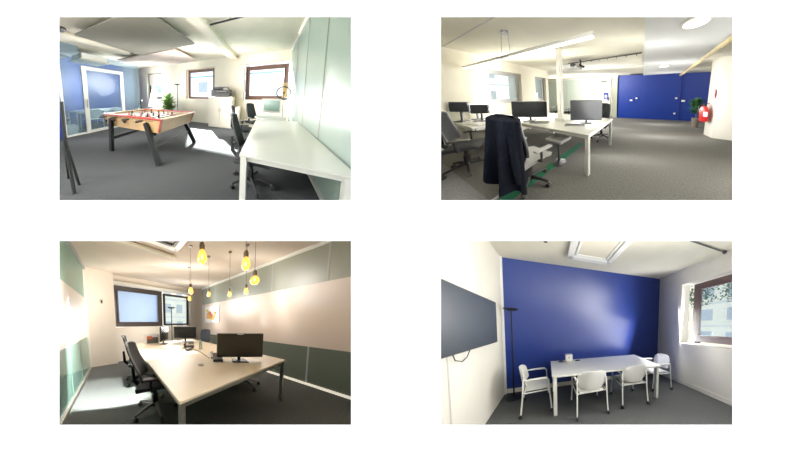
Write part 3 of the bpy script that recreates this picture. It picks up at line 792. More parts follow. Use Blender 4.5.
    # lower ceiling field
    q = MB(); q.slab([(-.03, .3, 2.38), (1.12, .3, 2.38), (1.3, 6.9, 2.38), (-.27, 6.9, 2.38)], (0, 0, .115)); struct(r, 'trim_7', q, M_panelgrey and mat('pale_grey_dropped_ceiling', rgb(214, 216, 216), .9, noise=.01, nscale=3), label='pale grey dropped ceiling field with round lights', cat='ceiling')
    for p, lb in (((.52, 2.2), 'round flush ceiling light nearest the viewer'), ((.44, 4.95), 'round flush ceiling light nearer the blue wall')):
        t = Thing(r, 'ceiling_light', lb, 'ceiling light', (p[0], p[1], 2.37), group='round lights of the dropped ceiling')
        q = MB(); q.lathe([(.001, -.01), (.15, -.01), (.165, .0), (.165, .01), (.001, .01)], n=28); t.part('ring', q, M_white)
        q = MB(); q.lathe([(.001, -.014), (.135, -.014), (.135, -.01), (.001, -.01)], n=28); t.part('diffuser', q, M_led)
    q = MB(); q.tube([(1.15, 1.0, 2.38), (1.42, 7.6, 2.38)], .055, 10)
    for y in (2.6, 4.2, 5.8): q.tube([(1.2 + .04 * y, y, 2.38), (1.2 + .04 * y, y, 2.5)], .012, 6)
    solid(r, 'ceiling_pipe', q, M_tan, (0, 0, 0), 'pale yellow pipe along the edge of the dropped ceiling', 'pipe')
    q = MB(); q.tube([(-2.5, 3.42, 2.45), (-.2, 3.42, 2.45)], .018, 6)
    for i in range(9): q.tube([(-2.4 + i * .26, 3.42, 2.45), (-2.4 + i * .26, 3.42, 2.4)], .012, 6)
    solid(r, 'cable_track', q, M_print, (0, 0, 0), 'thin dark cable track under the cream ceiling', 'track')
    q = MB(); q.tube([(-.9, 6.8, 2.45), (-.3, 6.85, 2.45)], .03, 6); solid(r, 'ceiling_bracket', q, M_print, (0, 0, 0), 'small dark bracket where ceiling and blue wall meet', 'bracket')
    # projector
    t = Thing(r, 'projector', 'grey ceiling projector with dark lens by the white pole', 'projector', (-2.05, 3.2, 2.19))
    q = MB(); q.box((-.12, 0, .07), (.5, .36, .13), .02); t.part('body', q, M_lgrey, smooth=False)
    q = MB(); q.lathe([(.001, 0), (.06, 0), (.06, .08), (.001, .08)], (.02, -.18, .07), 14, Matrix.Rotation(PI / 2, 3, 'X')); t.part('lens', q, M_black)
    q = MB(); q.tube([(.15, 0, .1), (.2, 0, .2), (.15, 0, .24)], .03, 8); q.tube([(.15, 0, .1), (.28, .05, .03)], .035, 8); t.part('bracket', q, M_black)
    # suspended tube lights
    t = Thing(r, 'pendant_tube_light', 'long suspended white tube light in two lengths', 'lamp', (-2.3, 1.29, 2.04))
    for x0, x1 in ((-4.0, -2.28), (-1.99, -.38)):
        q = MB(); q.box(((x0 + x1) / 2 + 2.1, 0, .04), (x1 - x0, .06, .05), .005); b = t.part('housing', q, M_wmetal, smooth=False)
        q = MB(); q.box(((x0 + x1) / 2 + 2.1, 0, .01), (x1 - x0 - .02, .05, .018)); t.part('diffuser', q, M_led, parent=b, smooth=False)
    q = MB(); q.box((0, 0, .045), (.3, .04, .03)); t.part('connector', q, M_lgrey, smooth=False)
    for x in (-.15, .12):
        q = MB(); q.tube([(x, 0, .06), (x * .7, 0, .45)], .005, 5); t.part('suspension_wire', q, M_lgrey)
    q = MB(); q.lathe([(.001, .42), (.06, .42), (.06, .46), (.001, .46)], n=14); q.tube([(-.11, 0, .45), (.09, 0, .45)], .012, 6); t.part('ceiling_rose', q, M_lgrey)
    # power pole
    t = Thing(r, 'power_pole', 'white power pole rising from the desk to the ceiling', 'pole', (-1.98, 2.34, .74))
    q = MB(); q.box((0, 0, .88), (.13, .1, 1.76), .01); t.part('pole', q, M_wmetal, smooth=False)
    q = MB(); q.box((.05, -.02, .04), (.3, .2, .08), .01); t.part('socket_box', q, M_wmetal, smooth=False)
    # desks
    desk(r, 'white bench desk carrying the two largest monitors', -3.0, -.82, 1.65, 3.12, lw=.07)
    desk(r, 'white desk against the window wall behind the mesh chair', -4.24, -3.04, .95, 3.1, lw=.06, legs=[(-1, -1), (-1, 1), (1, 1)])
    a = math.radians(27.5)
    monitor(r, 'black monitor nearest the free corner of the bench desk', (-1.22, 2.32, .742), a, .72, .46, gap=.07)
    monitor(r, 'widest black monitor, behind the draped jacket', (-2.6, 1.9, .742), a, .88, .4, gap=.09)
    monitor(r, 'black monitor left of the widest one, over the jacket shoulder', (-3.62, 1.3, .742), a, .46, .22, gap=.19)
    monitor(r, 'grey monitor farthest left, above the black mesh chair', (-4.0, 1.05, .742), a, .46, .24, gap=.24)
    monitor(r, 'narrow monitor turned edge on beside the jacket', (-3.95, 1.4, .742), a + 1.3, .4, .24, gap=.2)
    keyboard(r, (-2.2, 1.86, .742), a, 'grey keyboard before the widest monitor')
    keyboard(r, (-1.35, 2.05, .742), a, 'grey keyboard before the corner monitor')
    q = MB(); q.box((0, 0, .012), (.3, .22, .024), .006); solid(r, 'notebook', q, M_paper, (-3.35, 1.15, .742), 'white notebook under the leftmost monitor', 'notebook', rotz=.3, smooth=False)
    cup(r, (-2.95, 2.3, .742), 'white mug behind the widest monitor on the bench desk')
    # chairs
    c = office_chair(r, 'office chair under the draped dark jacket, light grey arms', (-1.57, 1.09, 0), -.05, 'open office chairs', seatm=M_lgrey, armm=M_lgrey, lean=.0)
    office_chair(r, 'black mesh office chair left of the draped jacket', (-2.95, .8, 0), -.6, 'open office chairs')
    office_chair(r, 'office chair on the far side of the bench desk', (-1.25, 3.4, 0), PI, 'open office chairs', s=1)
    office_chair(r, 'black office chair in the alcove behind the widest monitor', (-4.6, 5.0, 0), 2.6, 'open office chairs')
    office_chair(r, 'black office chair in the alcove by the white pole', (-3.75, 5.1, 0), 2.2, 'open office chairs')
    office_chair(r, 'black office chair at the left edge beside the wall', (-4.0, .15, 0), .2, 'open office chairs')
    t = Thing(r, 'stool', 'pale grey stool pushed under the bench desk', 'stool', (-1.55, 1.75, 0))
    q = MB(); q.box((0, 0, .52), (.4, .34, .07), .02, seg=2); t.part('seat', q, M_lgrey)
    q = MB(); q.lathe([(.14, 0), (.14, .02), (.02, .05), (.02, .49), (.001, .49)], n=18); t.part('pedestal', q, M_black)
    # jacket
    def jk(u_, v):
        th = u_ * 2 * PI
        w = (.315 + .035 * v ** .8) * min(1, .86 + v * 3)
        d = .125 + .03 * v
        f = 1 + .05 * math.sin(th * 7 + v * 2) * v + .03 * math.sin(th * 11)
        z = 1.14 - (v ** 1.1) * (.84 + .11 * math.cos(th) + .05 * math.sin(th * 3)) - .02 * (abs(math.cos(th)) ** 4) * (1 - v)
        return (math.cos(th) * w * f, math.sin(th) * d * (1 + .5 * math.sin(th * 6 + 1) * v) * (1 if v > .02 else .3), z)
    t = Thing(r, 'jacket', 'dark navy jacket draped over an office chair back', 'jacket', (-1.62, .80, 0), -.03)
    q = MB(); q.sheet(jk, 72, 20, .0); t.part('body', q, M_jacket)
    q = MB(); q.tube([(-.21, -.02, 1.08), (-.25, -.05, .9), (-.3, -.04, .6), (-.31, -.02, .42)], [.03, .05, .05, .04], 10); t.part('sleeve', q, M_jacket)
    q = MB(); q.tube([(.21, -.01, 1.08), (.25, -.04, .9), (.3, -.04, .55), (.31, -.02, .34)], [.03, .05, .05, .04], 10); t.part('sleeve', q, M_jacket)
    q = MB(); q.tube([(-.14, -.02, 1.13), (0, -.04, 1.145), (.14, -.02, 1.13)], .018, 8); t.part('collar', q, M_jacket)
    # strip on the floor
    q = MB(); q.slab([(-1.69, .55, 0), (-1.53, .55, 0), (-1.53, 2.8, 0), (-1.69, 2.8, 0)], (0, 0, .008)); solid(r, 'floor_strip', q, M_greenf, (0, 0, 0), 'green strip on the floor running under the bench desk', 'floor strip', smooth=False)
    q = MB(); q.slab([(-1.77, .3, 0), (-1.72, .3, 0), (-1.72, .74, 0), (-1.77, .74, 0)], (0, 0, .012)); solid(r, 'edge_bar', q, M_lgrey, (0, 0, 0), 'short pale metal bar along the green strip', 'trim bar', smooth=False)

# =================================================================== ROOM 3: office with amber bulbs
def amber_pendant(room, label, p, H, s=1.0, wide=False):
    t = Thing(room, 'pendant_bulb', label, 'lamp', (p[0], p[1], p[2]), group='amber pendant bulbs over the desk')
    q = MB()
    pr = [(.001, 0), (.03, .005), (.048, .03), (.052, .06), (.042, .1), (.024, .14), (.02, .15)] if not wide else [(.001, 0), (.04, .008), (.06, .035), (.064, .06), (.05, .09), (.026, .115), (.02, .125)]
    q.lathe([(a * s, b * s) for a, b in pr], n=18); t.part('glass_bulb', q, M_bulb)
    top = pr[-1][1] * s
    q = MB()
    q.tube([(-.012, 0, .04 * s), (-.006, 0, .1 * s), (0, 0, .045 * s), (.006, 0, .1 * s), (.012, 0, .04 * s)], .004, 5); t.part('filament', q, M_fil)
    q = MB(); q.lathe([(.001, top - .012), (.028 * s, top - .01), (.03 * s, top + .04), (.02 * s, top + .065), (.001, top + .07)], n=14); t.part('socket', q, M_socket)
    q = MB(); q.tube([(0, 0, top + .06), (0, 0, H - p[2])], .004, 5); t.part('cord', q, M_socket)
    q = MB(); q.lathe([(.001, H - p[2] - .02), (.04, H - p[2] - .02), (.04, H - p[2]), (.001, H - p[2])], n=12); t.part('ceiling_cap', q, M_socket)
    return t

def room3():
    r = R3; H = 2.98
    q = MB(); q.quad((-1.2, -.8, 0), (4.2, -.8, 0), (4.2, 5.3, 0), (-1.2, 5.3, 0)); struct(r, 'floor', q, M_carpet3, label='slate grey carpet floor of the room with amber bulbs', cat='floor')
    q = MB(); q.quad((-1.2, -.8, H), (4.2, -.8, H), (4.2, 5.3, H), (-1.2, 5.3, H)); struct(r, 'ceiling', q, M_ceilw, label='pale plaster ceiling of the room with amber bulbs', cat='ceiling')
    holes = [(1.14, 4.1, 1.22, 2.8)]
    struct(r, 'wall_back', wallmb((-1.2, 5.3, 0), (1, 0, 0), Z, (0, 1, 0), 5.4, H, holes, .3), M_warm, label='warm white wall with the wide window', cat='wall')
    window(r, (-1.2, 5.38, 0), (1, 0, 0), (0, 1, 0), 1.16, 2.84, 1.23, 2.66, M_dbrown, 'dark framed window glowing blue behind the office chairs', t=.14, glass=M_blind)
    window(r, (-1.2, 5.42, 0), (1, 0, 0), (0, 1, 0), 2.9, 4.08, 1.25, 2.6, M_dbrown, 'dark framed window with buildings beyond, right of the blue one', t=.05)
    q = MB(); q.box((1.45, 5.3, 2.72), (2.95, .12, .13), .02); solid(r, 'blind_cassette', q, M_white, (0, 0, 0), 'white roller blind box above the wide window', 'blind', smooth=False)
    facade(r, 'apartment_building', 'cream building with many windows beyond the dark framed window', (-1, 10, -1), (1, 0, 0), (0, 1, 0), 12, 7, 5, 12, M_facade2)
    # left glazed wall
    xl = -.67
    g = None
    for i, (z0, z1, m, nm) in enumerate(((.05, .98, M_teal, 'lower_glass'), (.98, 2.08, M_film2, 'white_band'), (2.08, H - .06, M_frost_d, 'upper_glass'))):
        q = MB(); q.slab([(xl, .3, z0), (xl, 5.0, z0), (xl, 5.0, z1), (xl, .3, z1)], (-.012, 0, 0))
        if g is None: g = struct(r, 'wall_left', q, m, label='glazed wall with white band left of the chairs', cat='wall')
        else: struct(r, nm, q, m, parent=g)
    q = MB(); q.slab([(xl + .03, .3, 0), (xl + .03, 5.0, 0), (xl + .03, 5.0, .06), (xl + .03, .3, .06)], (-.07, 0, 0)); struct(r, 'floor_rail', q, M_steel, parent=g)
    q = MB(); q.slab([(xl + .05, .3, H - .1), (xl + .05, 5.0, H - .1), (xl + .05, 5.0, H), (xl + .05, .3, H)], (-.1, 0, 0)); struct(r, 'head_rail', q, M_lgrey, parent=g)
    q = MB(); q.slab([(xl + .03, 4.97, 0), (xl + .03, 5.03, 0), (xl + .03, 5.03, H), (xl + .03, 4.97, H)], (-.06, 0, 0)); struct(r, 'end_post', q, M_white, parent=g)
    for y in (3.1, 3.9):
        q = MB(); q.slab([(xl + .004, y, .05), (xl + .004, y + .03, .05), (xl + .004, y + .03, .98), (xl + .004, y, .98)], (-.004, 0, 0)); struct(r, 'joint', q, M_frost_d, parent=g)
    q = MB(); q.quad((xl, 5.0, 0), (xl, 5.35, 0), (xl, 5.35, H), (xl, 5.0, H)); q.quad((xl, 5.0, 0), (-1.2, 5.0, 0), (-1.2, 5.0, H), (xl, 5.0, H)); struct(r, 'wall_left', q, M_warm, label='warm white wall end beyond the glazing', cat='wall')
    q = MB(); q.slab([(-.7, 5.1, 0), (.02, 5.1, 0), (.02, 5.3, 0), (-.7, 5.3, 0)], (0, 0, H)); struct(r, 'trim_8', q, M_warm, label='warm white pier left of the wide window', cat='pier')
    q = MB(); q.quad((-1.15, -.5, 0), (-1.15, 5.0, 0), (-1.15, 5.0, H), (-1.15, -.5, H)); struct(r, 'wall_left', q, M_white, label='white corridor wall behind the left glazing', cat='wall')
    q = MB(); q.box((0, 0, .05), (.035, .02, .1), .005); solid(r, 'wall_thermostat', q, M_black, (-.3, 5.085, 1.98), 'small black wall switch beside the dark framed window', 'switch', smooth=False)
    # right glazed wall
    xr = 3.42; g = None
    for i, (z0, z1, m, nm) in enumerate(((.05, .86, M_greyglass_d, 'lower_glass'), (.86, 2.2, M_film, 'white_band'), (2.2, H - .05, M_greyglass, 'upper_glass'))):
        q = MB(); q.slab([(xr, -.3, z0), (xr, 5.0, z0), (xr, 5.0, z1), (xr, -.3, z1)], (.012, 0, 0))
        if g is None: g = struct(r, 'wall_right', q, m, label='glazed wall with pinkish white band right of the desk', cat='wall')
        else: struct(r, nm, q, m, parent=g)
    q = MB(); q.slab([(xr - .03, -.3, 0), (xr - .03, 5.0, 0), (xr - .03, 5.0, .035), (xr - .03, -.3, .035)], (.06, 0, 0)); struct(r, 'floor_rail', q, M_ledw, parent=g)
    q = MB(); q.slab([(xr - .04, -.3, H - .07), (xr - .04, 5.0, H - .07), (xr - .04, 5.0, H), (xr - .04, -.3, H)], (.08, 0, 0)); struct(r, 'head_rail', q, M_wmetal, parent=g)
    for y, z0, z1 in ((.64, 2.2, H), (1.72, 2.2, H), (.86, .05, .86), (4.0, 2.2, H)):
        q = MB(); q.slab([(xr - .005, y, z0), (xr - .005, y + .03, z0), (xr - .005, y + .03, z1), (xr - .005, y, z1)], (.004, 0, 0)); struct(r, 'joint', q, M_lgrey, parent=g)
    q = MB(); q.quad((3.9, -.5, 0), (3.9, 5.2, 0), (3.9, 5.2, H), (3.9, -.5, H)); struct(r, 'wall_right', q, M_warm, label='corridor wall behind the right glazing', cat='wall')
    # map poster on the band
    t = Thing(r, 'wall_map', 'pale orange map taped to the glazed wall', 'poster', (3.395, 4.25, 1.38))
    q = MB(); q.slab([(0, -.48, 0), (0, .48, 0), (0, .48, .7), (0, -.48, .68)], (.006, 0, 0)); t.part('sheet', q, M_paper, smooth=False)
    rnd = random.Random(4)
    for m in (M_orange, M_yellow, M_redink):
        q = MB()
        for k in range(5):
            cy, cz = rnd.uniform(-.3, .3), rnd.uniform(.18, .52)
            pts = [(-.004, cy + rnd.uniform(.06, .14) * math.cos(a), cz + rnd.uniform(.05, .12) * math.sin(a)) for a in [i * PI / 4 for i in range(8)]]
            q.slab(pts, (-.002 - .001 * k, 0, 0))
        t.part('print', q, m, smooth=False)
    # desk
    desk(r, 'wide cream topped bench desk with chrome legs', .4, 2.4, .92, 4.3, m=M_desk3, lm=M_steel, lw=.05)
    q = MB(); q.lathe([(.001, 0), (.045, 0), (.045, .006), (.03, .008), (.001, .004)], n=20); solid(r, 'cable_grommet', q, M_socket, (1.04, 1.56, .742), 'round bronze cable cap in the desk top', 'cable cap')
    a = -math.radians(35.7)
    monitor(r, 'wide black monitor nearest the viewer on the bench desk', (1.67, 1.33, .742), a, .77, .4, M_screen3, gap=.07, mark=True)
    monitor(r, 'dark monitor at the far end of the bench desk before the window', (1.87, 3.75, .742), a, .74, .38, M_screen, gap=.12)
    monitor(r, 'dark monitor turned edge on at the far left of the desk', (1.2, 3.75, .742), a + 1.5, .55, .42, M_screen, gap=.1)
    # desk phone near monitor
    t = Thing(r, 'desk_phone', 'small black desk phone left of the nearest monitor', 'phone', (1.4, 1.58, .742), a)
    q = MB(); q.slab([(-.08, -.09, 0), (.08, -.09, 0), (.08, .09, 0), (-.08, .09, 0)], (0, .01, .04)); q.slab([(-.08, 0, .04), (.08, 0, .04), (.08, .1, .11), (-.08, .1, .11)], (0, .01, -.03)); t.part('body', q, M_black, smooth=False)
    q = MB(); q.tube([(-.1, -.06, .06), (-.1, 0, .09), (-.1, .09, .12)], [.024, .014, .024], 8); t.part('handset', q, M_black)
    # clutter in the middle
    t = Thing(r, 'desk_phone', 'grey office phone with handset among the cables', 'phone', (1.52, 2.82, .742), a)
    q = MB(); q.slab([(-.12, -.1, 0), (.12, -.1, 0), (.12, .1, 0), (-.12, .1, 0)], (0, .02, .06)); t.part('body', q, M_print, smooth=False)
    q = MB(); q.tube([(-.1, -.1, .09), (-.1, 0, .13), (-.1, .1, .12)], [.03, .02, .03], 8); t.part('handset', q, M_black)
    q = MB(); q.box((.04, .08, .12), (.14, .02, .07)); t.part('display', q, M_lgrey, smooth=False)
    t = Thing(r, 'tissue_box', 'cream tissue box left of the grey phone', 'box', (1.2, 2.8, .742), a)
    q = MB(); q.box((0, 0, .05), (.22, .13, .1), .008); t.part('box', q, M_cream, smooth=False)
    q = MB(); q.sheet(lambda u, v: ((u - .5) * .1 * (1 - .4 * v), .02 * math.sin(u * 9), .1 + .07 * v), 8, 3, .003); t.part('tissue', q, M_paper)
    t = Thing(r, 'pen_holder', 'dark pen holder with pens behind the tissue box', 'pen holder', (1.33, 3.05, .742))
    q = MB(); q.lathe([(.001, 0), (.04, 0), (.045, .11), (.038, .11), (.035, .01), (.001, .01)], n=14); t.part('pot', q, M_print)
    for k in range(4):
        q = MB(); q.tube([(0, 0, .02), (.03 * math.cos(k * 1.6), .03 * math.sin(k * 1.6), .19)], .005, 5); t.part('pen', q, [M_black, M_blueink, M_redink, M_yellow][k])
    q = MB(); q.lathe([(.001, 0), (.037, .003), (.04, .02), (.04, .17), (.015, .215), (.015, .24), (.001, .24)], n=14)
    solid(r, 'water_bottle', q, mat('bottle_plastic', rgb(190, 205, 190), .15, trans=.4), (1.66, 2.5, .742), 'clear water bottle on the desk before the far monitor', 'bottle')
    q = MB(); q.box((0, 0, .03), (.16, .1, .06), .01); solid(r, 'stapler', q, M_print, (1.36, 2.55, .742), 'dark small device in front of the grey phone', 'device', rotz=.4)
    q = MB(); q.tube([(1.35, 1.75, .748), (1.45, 2.1, .748), (1.5, 2.3, .748), (1.5, 2.6, .75)], .006, 6); solid(r, 'cable', q, M_black, (0, 0, 0), 'black cable running from the small desk phone', 'cable')
    q = MB(); q.tube([(1.1, 2.9, .75), (.85, 3.1, .75), (.75, 2.85, .75), (.95, 2.6, .75), (1.1, 2.7, .75)], .008, 6); solid(r, 'cable', q, M_lgrey, (0, 0, 0), 'white cable looped left of the tissue box', 'cable')
    t = Thing(r, 'photo_frame', 'small picture card standing at the far end of the desk', 'picture', (.85, 3.9, .742), -.3)
    q = MB(); q.box((0, 0, .16), (.42, .02, .3), .005); t.part('card', q, M_paper, smooth=False)
    q = MB(); q.box((.03, -.014, .12), (.3, .006, .18)); t.part('print', q, M_printl, smooth=False)
    q = MB(); q.box((-.05, -.02, .2), (.14, .004, .08)); t.part('print', q, M_redink, smooth=False)
    # chairs
    office_chair(r, 'grey black office chair nearest the viewer at the cream desk', (.46, 2.0, 0), -PI / 2 - .35, 'chairs along the cream desk', lean=.1, basem=M_printl)
    office_chair(r, 'black office chair behind the nearest one at the cream desk', (.42, 3.25, 0), -PI / 2 - .1, 'chairs along the cream desk')
    office_chair(r, 'black chair at the far right corner of the cream desk', (2.72, 3.95, 0), PI / 2 + .5, 'chairs along the cream desk')
    office_chair(r, 'office chair hidden behind the nearest monitor, feet in view', (2.3, 1.68, 0), PI / 2, 'chairs along the cream desk', lean=.0, basem=M_printl)
    floor_lamp(r, 'tall dark uplighter in front of the second window', (1.84, 4.85, 0), 1.97)
    # ceiling cassette
    t = Thing(r, 'ceiling_cassette', 'white ceiling air conditioner with dark slots above the desk', 'air conditioner', (.68, 2.15, 2.9))
    q = MB(); q.box((0, 0, .05), (.95, .95, .07), .02); t.part('grille', q, M_ceilw, smooth=False)
    q = MB()
    for sx in (-1, 1): q.box((sx * .42, 0, 0), (.12, .96, .05), .01)
    for sy in (-1, 1): q.box((0, sy * .42, 0), (.96, .12, .05), .01)
    t.part('frame', q, M_wmetal, smooth=False)
    for sx, sy in ((0, 1), (0, -1), (1, 0), (-1, 0)):
        q = MB(); q.box((sx * .33, sy * .33, -.01), (.6 if sy else .05, .05 if sy else .6, .03)); t.part('air_slot', q, M_print, smooth=False)
    q = MB(); q.box((.1, 2.97, 2.93), (2.3, .1, .06), .01); solid(r, 'ceiling_profile', q, M_duct, (0, 0, 0), 'pale profile bar across the ceiling behind the cassette', 'bar', smooth=False)
    # bulbs
    for p, s, wide, lb in BULBS3:
        amber_pendant(r, lb, p, H, s, wide)

def room4():
    r = R4; H = 3.14
    xl, xr, yb = -1.04, 3.48, 3.29
    q = MB(); q.quad((-1.1, -1, 0), (3.9, -1, 0), (3.9, 3.3, 0), (-1.1, 3.3, 0)); struct(r, 'floor', q, M_carpet4, label='graphite carpet floor of the meeting room', cat='floor')
    q = MB(); q.quad((-1.1, -1, H), (3.9, -1, H), (3.9, 3.3, H), (-1.1, 3.3, H)); struct(r, 'ceiling', q, M_ceil, label='cream concrete ceiling of the meeting room', cat='ceiling')
    struct(r, 'wall_back', wallmb((xl - .05, yb, 0), (1, 0, 0), Z, (0, 1, 0), xr - xl + .1, H), M_blue, label='royal blue wall behind the meeting table', cat='wall')
    struct(r, 'wall_left', wallmb((xl, -1, 0), (0, 1, 0), Z, (-1, 0, 0), 4.35, H), M_white, label='white wall carrying the television', cat='wall')
    struct(r, 'wall_right', wallmb((xr, -1, 0), (0, 1, 0), Z, (1, 0, 0), 4.35, H, [(1.3, 3.56, 1.13, 2.72)], .3), M_white, label='white wall with the brown framed window', cat='wall')
    window(r, (xr + .16, -1, 0), (0, 1, 0), (1, 0, 0), 1.35, 3.36, 1.2, 2.68, M_brown, 'brown framed window beside the meeting table', t=.13)
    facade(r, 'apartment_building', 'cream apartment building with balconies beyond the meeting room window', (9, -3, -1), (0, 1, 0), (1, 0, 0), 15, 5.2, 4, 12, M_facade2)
    for i, (x, y, z, s) in enumerate(((7.2, 2.9, 3.0, 1.0), (7.2, 4.4, 3.1, 1.2))):
        t = Thing(r, 'tree', ['tree crown close outside the meeting room window', 'darker tree crown farther along outside the meeting room window'][i], 'tree', (x, y, 0))
        q = MB(); q.tube([(0, 0, -1), (0, 0, z)], [.15, .07], 8); t.part('trunk', q, M_brown)
        rnd = random.Random(9 + i); q = MB()
        for k in range(500):
            v = Vector((rnd.gauss(0, 1), rnd.gauss(0, 1), rnd.gauss(0, 1))).normalized() * s * rnd.uniform(.3, .8)
            p = Vector((v.x * .6, v.y * .9, z + v.z * .6)); a = rnd.uniform(0, 6)
            d = Vector((math.cos(a), math.sin(a), rnd.uniform(-1, 1))) * .07; e = Vector((-d.y, d.x, .03))
            q.quad(p, p + d + e * .4, p + d * 2, p + d - e * .4)
        t.part('foliage', q, M_leafd, smooth=False)
    q = MB(); q.slab([(xl, yb, 0), (xr, yb, 0), (xr, yb, .1), (xl, yb, .1)], (0, -.015, 0)); struct(r, 'baseboard_back', q, M_white, label='white skirting under the blue wall', cat='skirting')
    q = MB(); q.slab([(xr, -.8, 0), (xr, yb, 0), (xr, yb, .1), (xr, -.8, .1)], (-.012, 0, 0)); struct(r, 'baseboard_right', q, M_white, label='white skirting under the window wall', cat='skirting')
    q = MB(); q.slab([(xl, yb - .06, 0), (xl + .03, yb - .06, 0), (xl + .03, yb - .06, H), (xl, yb - .06, H)], (0, .06, 0)); struct(r, 'trim_9', q, M_paper, label='bright white corner strip left of the blue wall', cat='trim')
    # television
    t = Thing(r, 'television', 'large black television on the white wall', 'television', (xl + .05, 2.05, 1.3))
    q = MB(); q.box((0, 0, .37), (.045, 1.38, .75), .008); h = t.part('housing', q, M_black, smooth=False)
    q = MB(); q.box((.024, 0, .37), (.004, 1.35, .72)); t.part('screen', q, M_tv, parent=h, smooth=False)
    q = MB(); q.box((-.03, 0, .37), (.03, .4, .4)); t.part('wall_mount', q, M_blackm, smooth=False)
    q = MB(); q.tube([(.0, -.42, .02), (.01, -.4, -.07), (.015, -.3, -.11), (.01, -.2, -.08), (.0, -.1, .02)], .006, 6); t.part('cable', q, M_black)
    q = MB(); q.slab([(xl + .004, 1.63, 0), (xl + .004, 1.66, 0), (xl + .004, 1.66, 1.3), (xl + .004, 1.63, 1.3)], (.012, 0, 0)); solid(r, 'cable_cover', q, M_white, (0, 0, 0), 'thin white cable cover running down below the television', 'cable cover', smooth=False)
    floor_lamp(r, 'slim black uplighter in the blue corner', (-.8, 3.05, 0), 1.97)
    # table
    cx, cy = 1.17, 2.62
    t = Thing(r, 'meeting_table', 'long white meeting table before the blue wall', 'table', (cx, cy, 0))
    q = MB(); q.prism([(-1.15, -.46), (1.13, -.55), (1.25, .5), (-1.17, .5)], .712, .74); t.part('tabletop', q, M_desk, smooth=False)
    for x, y in ((-1.1, -.41), (1.08, -.49), (1.15, .44), (-1.1, .44)):
        q = MB(); q.box((x, y, .356), (.065, .065, .712), .006); t.part('leg', q, M_wmetal, smooth=False)
    q = MB(); q.box((0, .42, .697), (2.1, .04, .028)); q.box((0, -.4, .697), (2.1, .04, .028)); t.part('frame_rail', q, M_wmetal, smooth=False)
    t = Thing(r, 'speaker_cube', 'small white cube speaker on the meeting table', 'speaker', (.43, 3.0, .742))
    q = MB(); q.box((0, 0, .085), (.17, .13, .17), .015, seg=2); t.part('body', q, M_white)
    q = MB(); q.lathe([(.001, 0), (.022, 0), (.022, .004), (.001, .004)], (0, -.066, .1), 12, Matrix.Rotation(PI / 2, 3, 'X')); t.part('emblem', q, M_lgrey)
    q = MB(); q.box((0, 0, .015), (.1, .06, .03), .008); solid(r, 'remote_control', q, M_black, (.24, 2.98, .74), 'small black remote left of the cube speaker', 'remote', smooth=False)
    q = MB(); q.box((0, 0, .012), (.12, .05, .024), .008); solid(r, 'remote_control', q, M_black, (.64, 2.95, .74), 'small black remote right of the cube speaker', 'remote', smooth=False)
    # chairs
    meeting_chair(r, 'white armchair at the left end of the meeting table', (-.27, 2.6, 0), -PI / 2 + .1)
    meeting_chair(r, 'white armchair in front of the table nearest the television', (.7, 2.24, 0), 0.02)
    meeting_chair(r, 'white armchair in front of the table nearest the window', (1.63, 2.28, 0), -.04)
    meeting_chair(r, 'white armchair at the right end of the meeting table', (2.68, 2.62, 0), PI / 2 - .15)
    # ceiling cassette
    t = Thing(r, 'ceiling_cassette', 'white square ceiling air conditioner above the meeting table', 'air conditioner', (.88, 2.24, 3.04))
    q = MB(); q.box((0, 0, .05), (.72, .72, .04), .01); t.part('grille', q, M_duct, smooth=False)
    q = MB()
    for sx in (-1, 1): q.box((sx * .45, 0, 0.02), (.13, 1.02, .04), .01); q.box((sx * .34, 0, .035), (.05, .74, .05), .01)
    for sy in (-1, 1): q.box((0, sy * .45, 0.02), (1.02, .13, .04), .01); q.box((0, sy * .34, .035), (.74, .05, .05), .01)
    t.part('frame', q, M_wmetal, smooth=False)
    t = Thing(r, 'track_spotlights', 'dark ceiling track with small spotlights near the top edge', 'lamp', (-.15, 2.25, 3.0))
    q = MB(); q.tube([(-.3, 0, .1), (.4, 0, .1)], .012, 6); t.part('track', q, M_lgrey)
    for x in (-.18, -.08, .1):
        q = MB(); q.lathe([(.001, -.02), (.03, -.02), (.025, .06), (.001, .07)], (x, 0, .02), 12); t.part('spot', q, M_black)
    q = MB(); q.tube([(0, 0, 0), (1.06, .05, 0)], .012, 6); q.lathe([(.001, -.02), (.03, -.02), (.03, .02), (.001, .02)], (1.06, .05, -.0), 10)
    solid(r, 'ceiling_rail', q, M_print, (2.4, 1.66, 3.11), 'thin dark rail on the ceiling above the window', 'rail')

BULBS3 = [((.8, 1.17, 2.03), 1.0, False, 'tallest amber bulb at the top edge, hanging over the near desk end'),
          ((1.3, .98, 2.02), 1.0, False, 'amber bulb high up, second from the viewer over the desk'),
          ((1.61, 1.06, 1.92), 1.0, True, 'widest round amber bulb hanging lowest near the viewer'),
          ((1.36, 2.42, 2.0), 1.0, False, 'amber bulb in front of the window corner on a long cord'),
          ((1.82, 3.33, 2.02), 1.0, False, 'farthest amber bulb just under the window corner one'),
          ((1.92, 2.52, 2.02), .9, False, 'small amber bulb left of the row before the glazed wall'),
          ((2.19, 2.08, 1.98), .9, False, 'small amber bulb in the middle of the row before the glazed wall'),
          ((2.29, 1.7, 1.99), .9, False, 'small amber bulb right end of the row before the glazed wall')]
room1(); room2(); room3(); room4()

def fill(room, pts, power, col=(1, .98, .95), size=.5):  # unseen point lamps added through a room to brighten it
    for p in pts: lamp('POINT', room, p[:3], None, power * (p[3] if len(p) > 3 else 1), col, size=size)

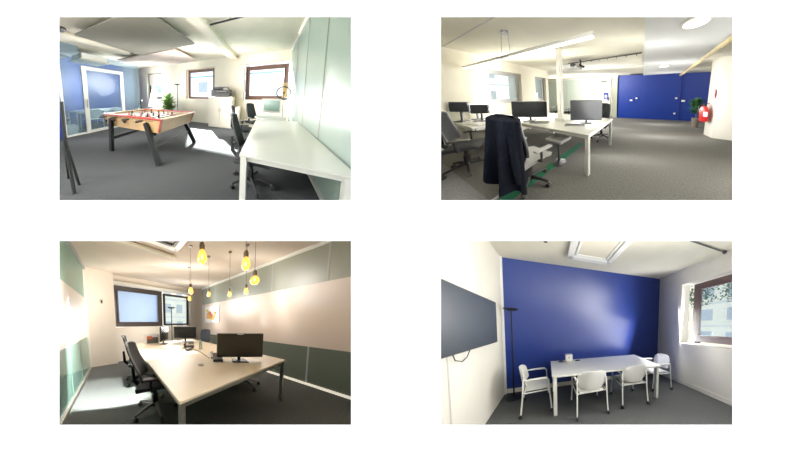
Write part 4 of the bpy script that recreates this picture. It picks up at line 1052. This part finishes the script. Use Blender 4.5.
fill(R1, [(-2.2, 1.2, 1.6, .3), (-3.4, 1.0, 2.0, .35), (-2.3, 4.4, 1.9, .9), (-.9, 2.8, 1.6, .32), (-1.4, 4.7, 1.5, .7), (.95, 2.6, 1.5, .15), (-4.8, 4.8, 1.5, 1.3), (-4.6, 2.2, 1.3, .6), (-7, 3.4, 1.6, .55), (-6.4, 5.2, 1.6, .9)], 165)
fill(R2, [(-1.5, .6, 1.5, .25), (-3.3, 2.2, 1.5, .8), (-.3, 2.6, 1.1, .5), (-2, 4.5, 1.2, 1.2), (.5, 4.5, 1.0, .6), (.6, 6.4, 1.0, .5), (-3.2, 6, 1.4, 1.8), (-5.4, 6, 1.4, 1.2), (2.6, 3.0, 1.3, .8)], 155, (1, .99, .96))
fill(R3, [(1.2, .6, 1.9, .25), (2.7, 1.8, 1.9, .3), (-.1, 2.6, 1.9, .35), (1.5, 3.3, 2.1, .5), (2.2, 4.5, 1.6, .8), (-.9, 3, 1.5, .2), (3.65, 2, 1.5, .3), (.2, 4.4, 1.6, .5)], 115, (1, .97, .92))
fill(R4, [(1.0, .9, 1.9, .45), (2.5, 1.2, 1.6, .75), (0.2, 1.4, 1.6, .25), (1.2, 1.7, 1.6, .4), (2.7, 2.2, 1.5, .2)], 110)
lamp('AREA', R4, (3.75, 2.4, 1.5), (1.0, 2.6, 1.2), 55, (1, 1, 1), sx=1.0, sy=1.0)  # unseen lamp added outside the window to strengthen its daylight
lamp('AREA', R4, (2.9, 2.9, 1.05), (2.0, 3.17, 1.35), 12, (1, 1, 1), sx=1.0, sy=.9)  # unseen lamp added beside the blue wall to give it a sheen
lamp('SPOT', R3, (.15, 2.9, 2.9), (-.15, 3.0, 0), 3800, (.95, 1, .96), size=.1, angle=1.1)  # unseen spot added under the ceiling for the pool of light on the floor

# ------------------------------------------------------------------ camera, sky, colour
def finish():
    cam = bpy.data.cameras.new('camera'); co = bpy.data.objects.new('camera', cam); C.objects.link(co)
    cam.sensor_width = 36; cam.lens = 36 * F / 800; cam.clip_end = 500; cam.clip_start = .02
    co.rotation_euler = (PI / 2, 0, 0); SC.camera = co
    w = bpy.data.worlds.new('world'); SC.world = w; w.use_nodes = True
    bg = w.node_tree.nodes['Background']; bg.inputs[0].default_value = (.93, .96, 1, 1); bg.inputs[1].default_value = 1.1
    SC.view_settings.view_transform = 'Standard'; SC.view_settings.look = 'None'
    SC.view_settings.exposure = 0; SC.view_settings.gamma = 1
    SC.cycles.max_bounces = 8; SC.cycles.diffuse_bounces = 5; SC.cycles.transparent_max_bounces = 12
    SC.cycles.use_denoising = True
    SC.cycles.sample_clamp_indirect = 6
finish()
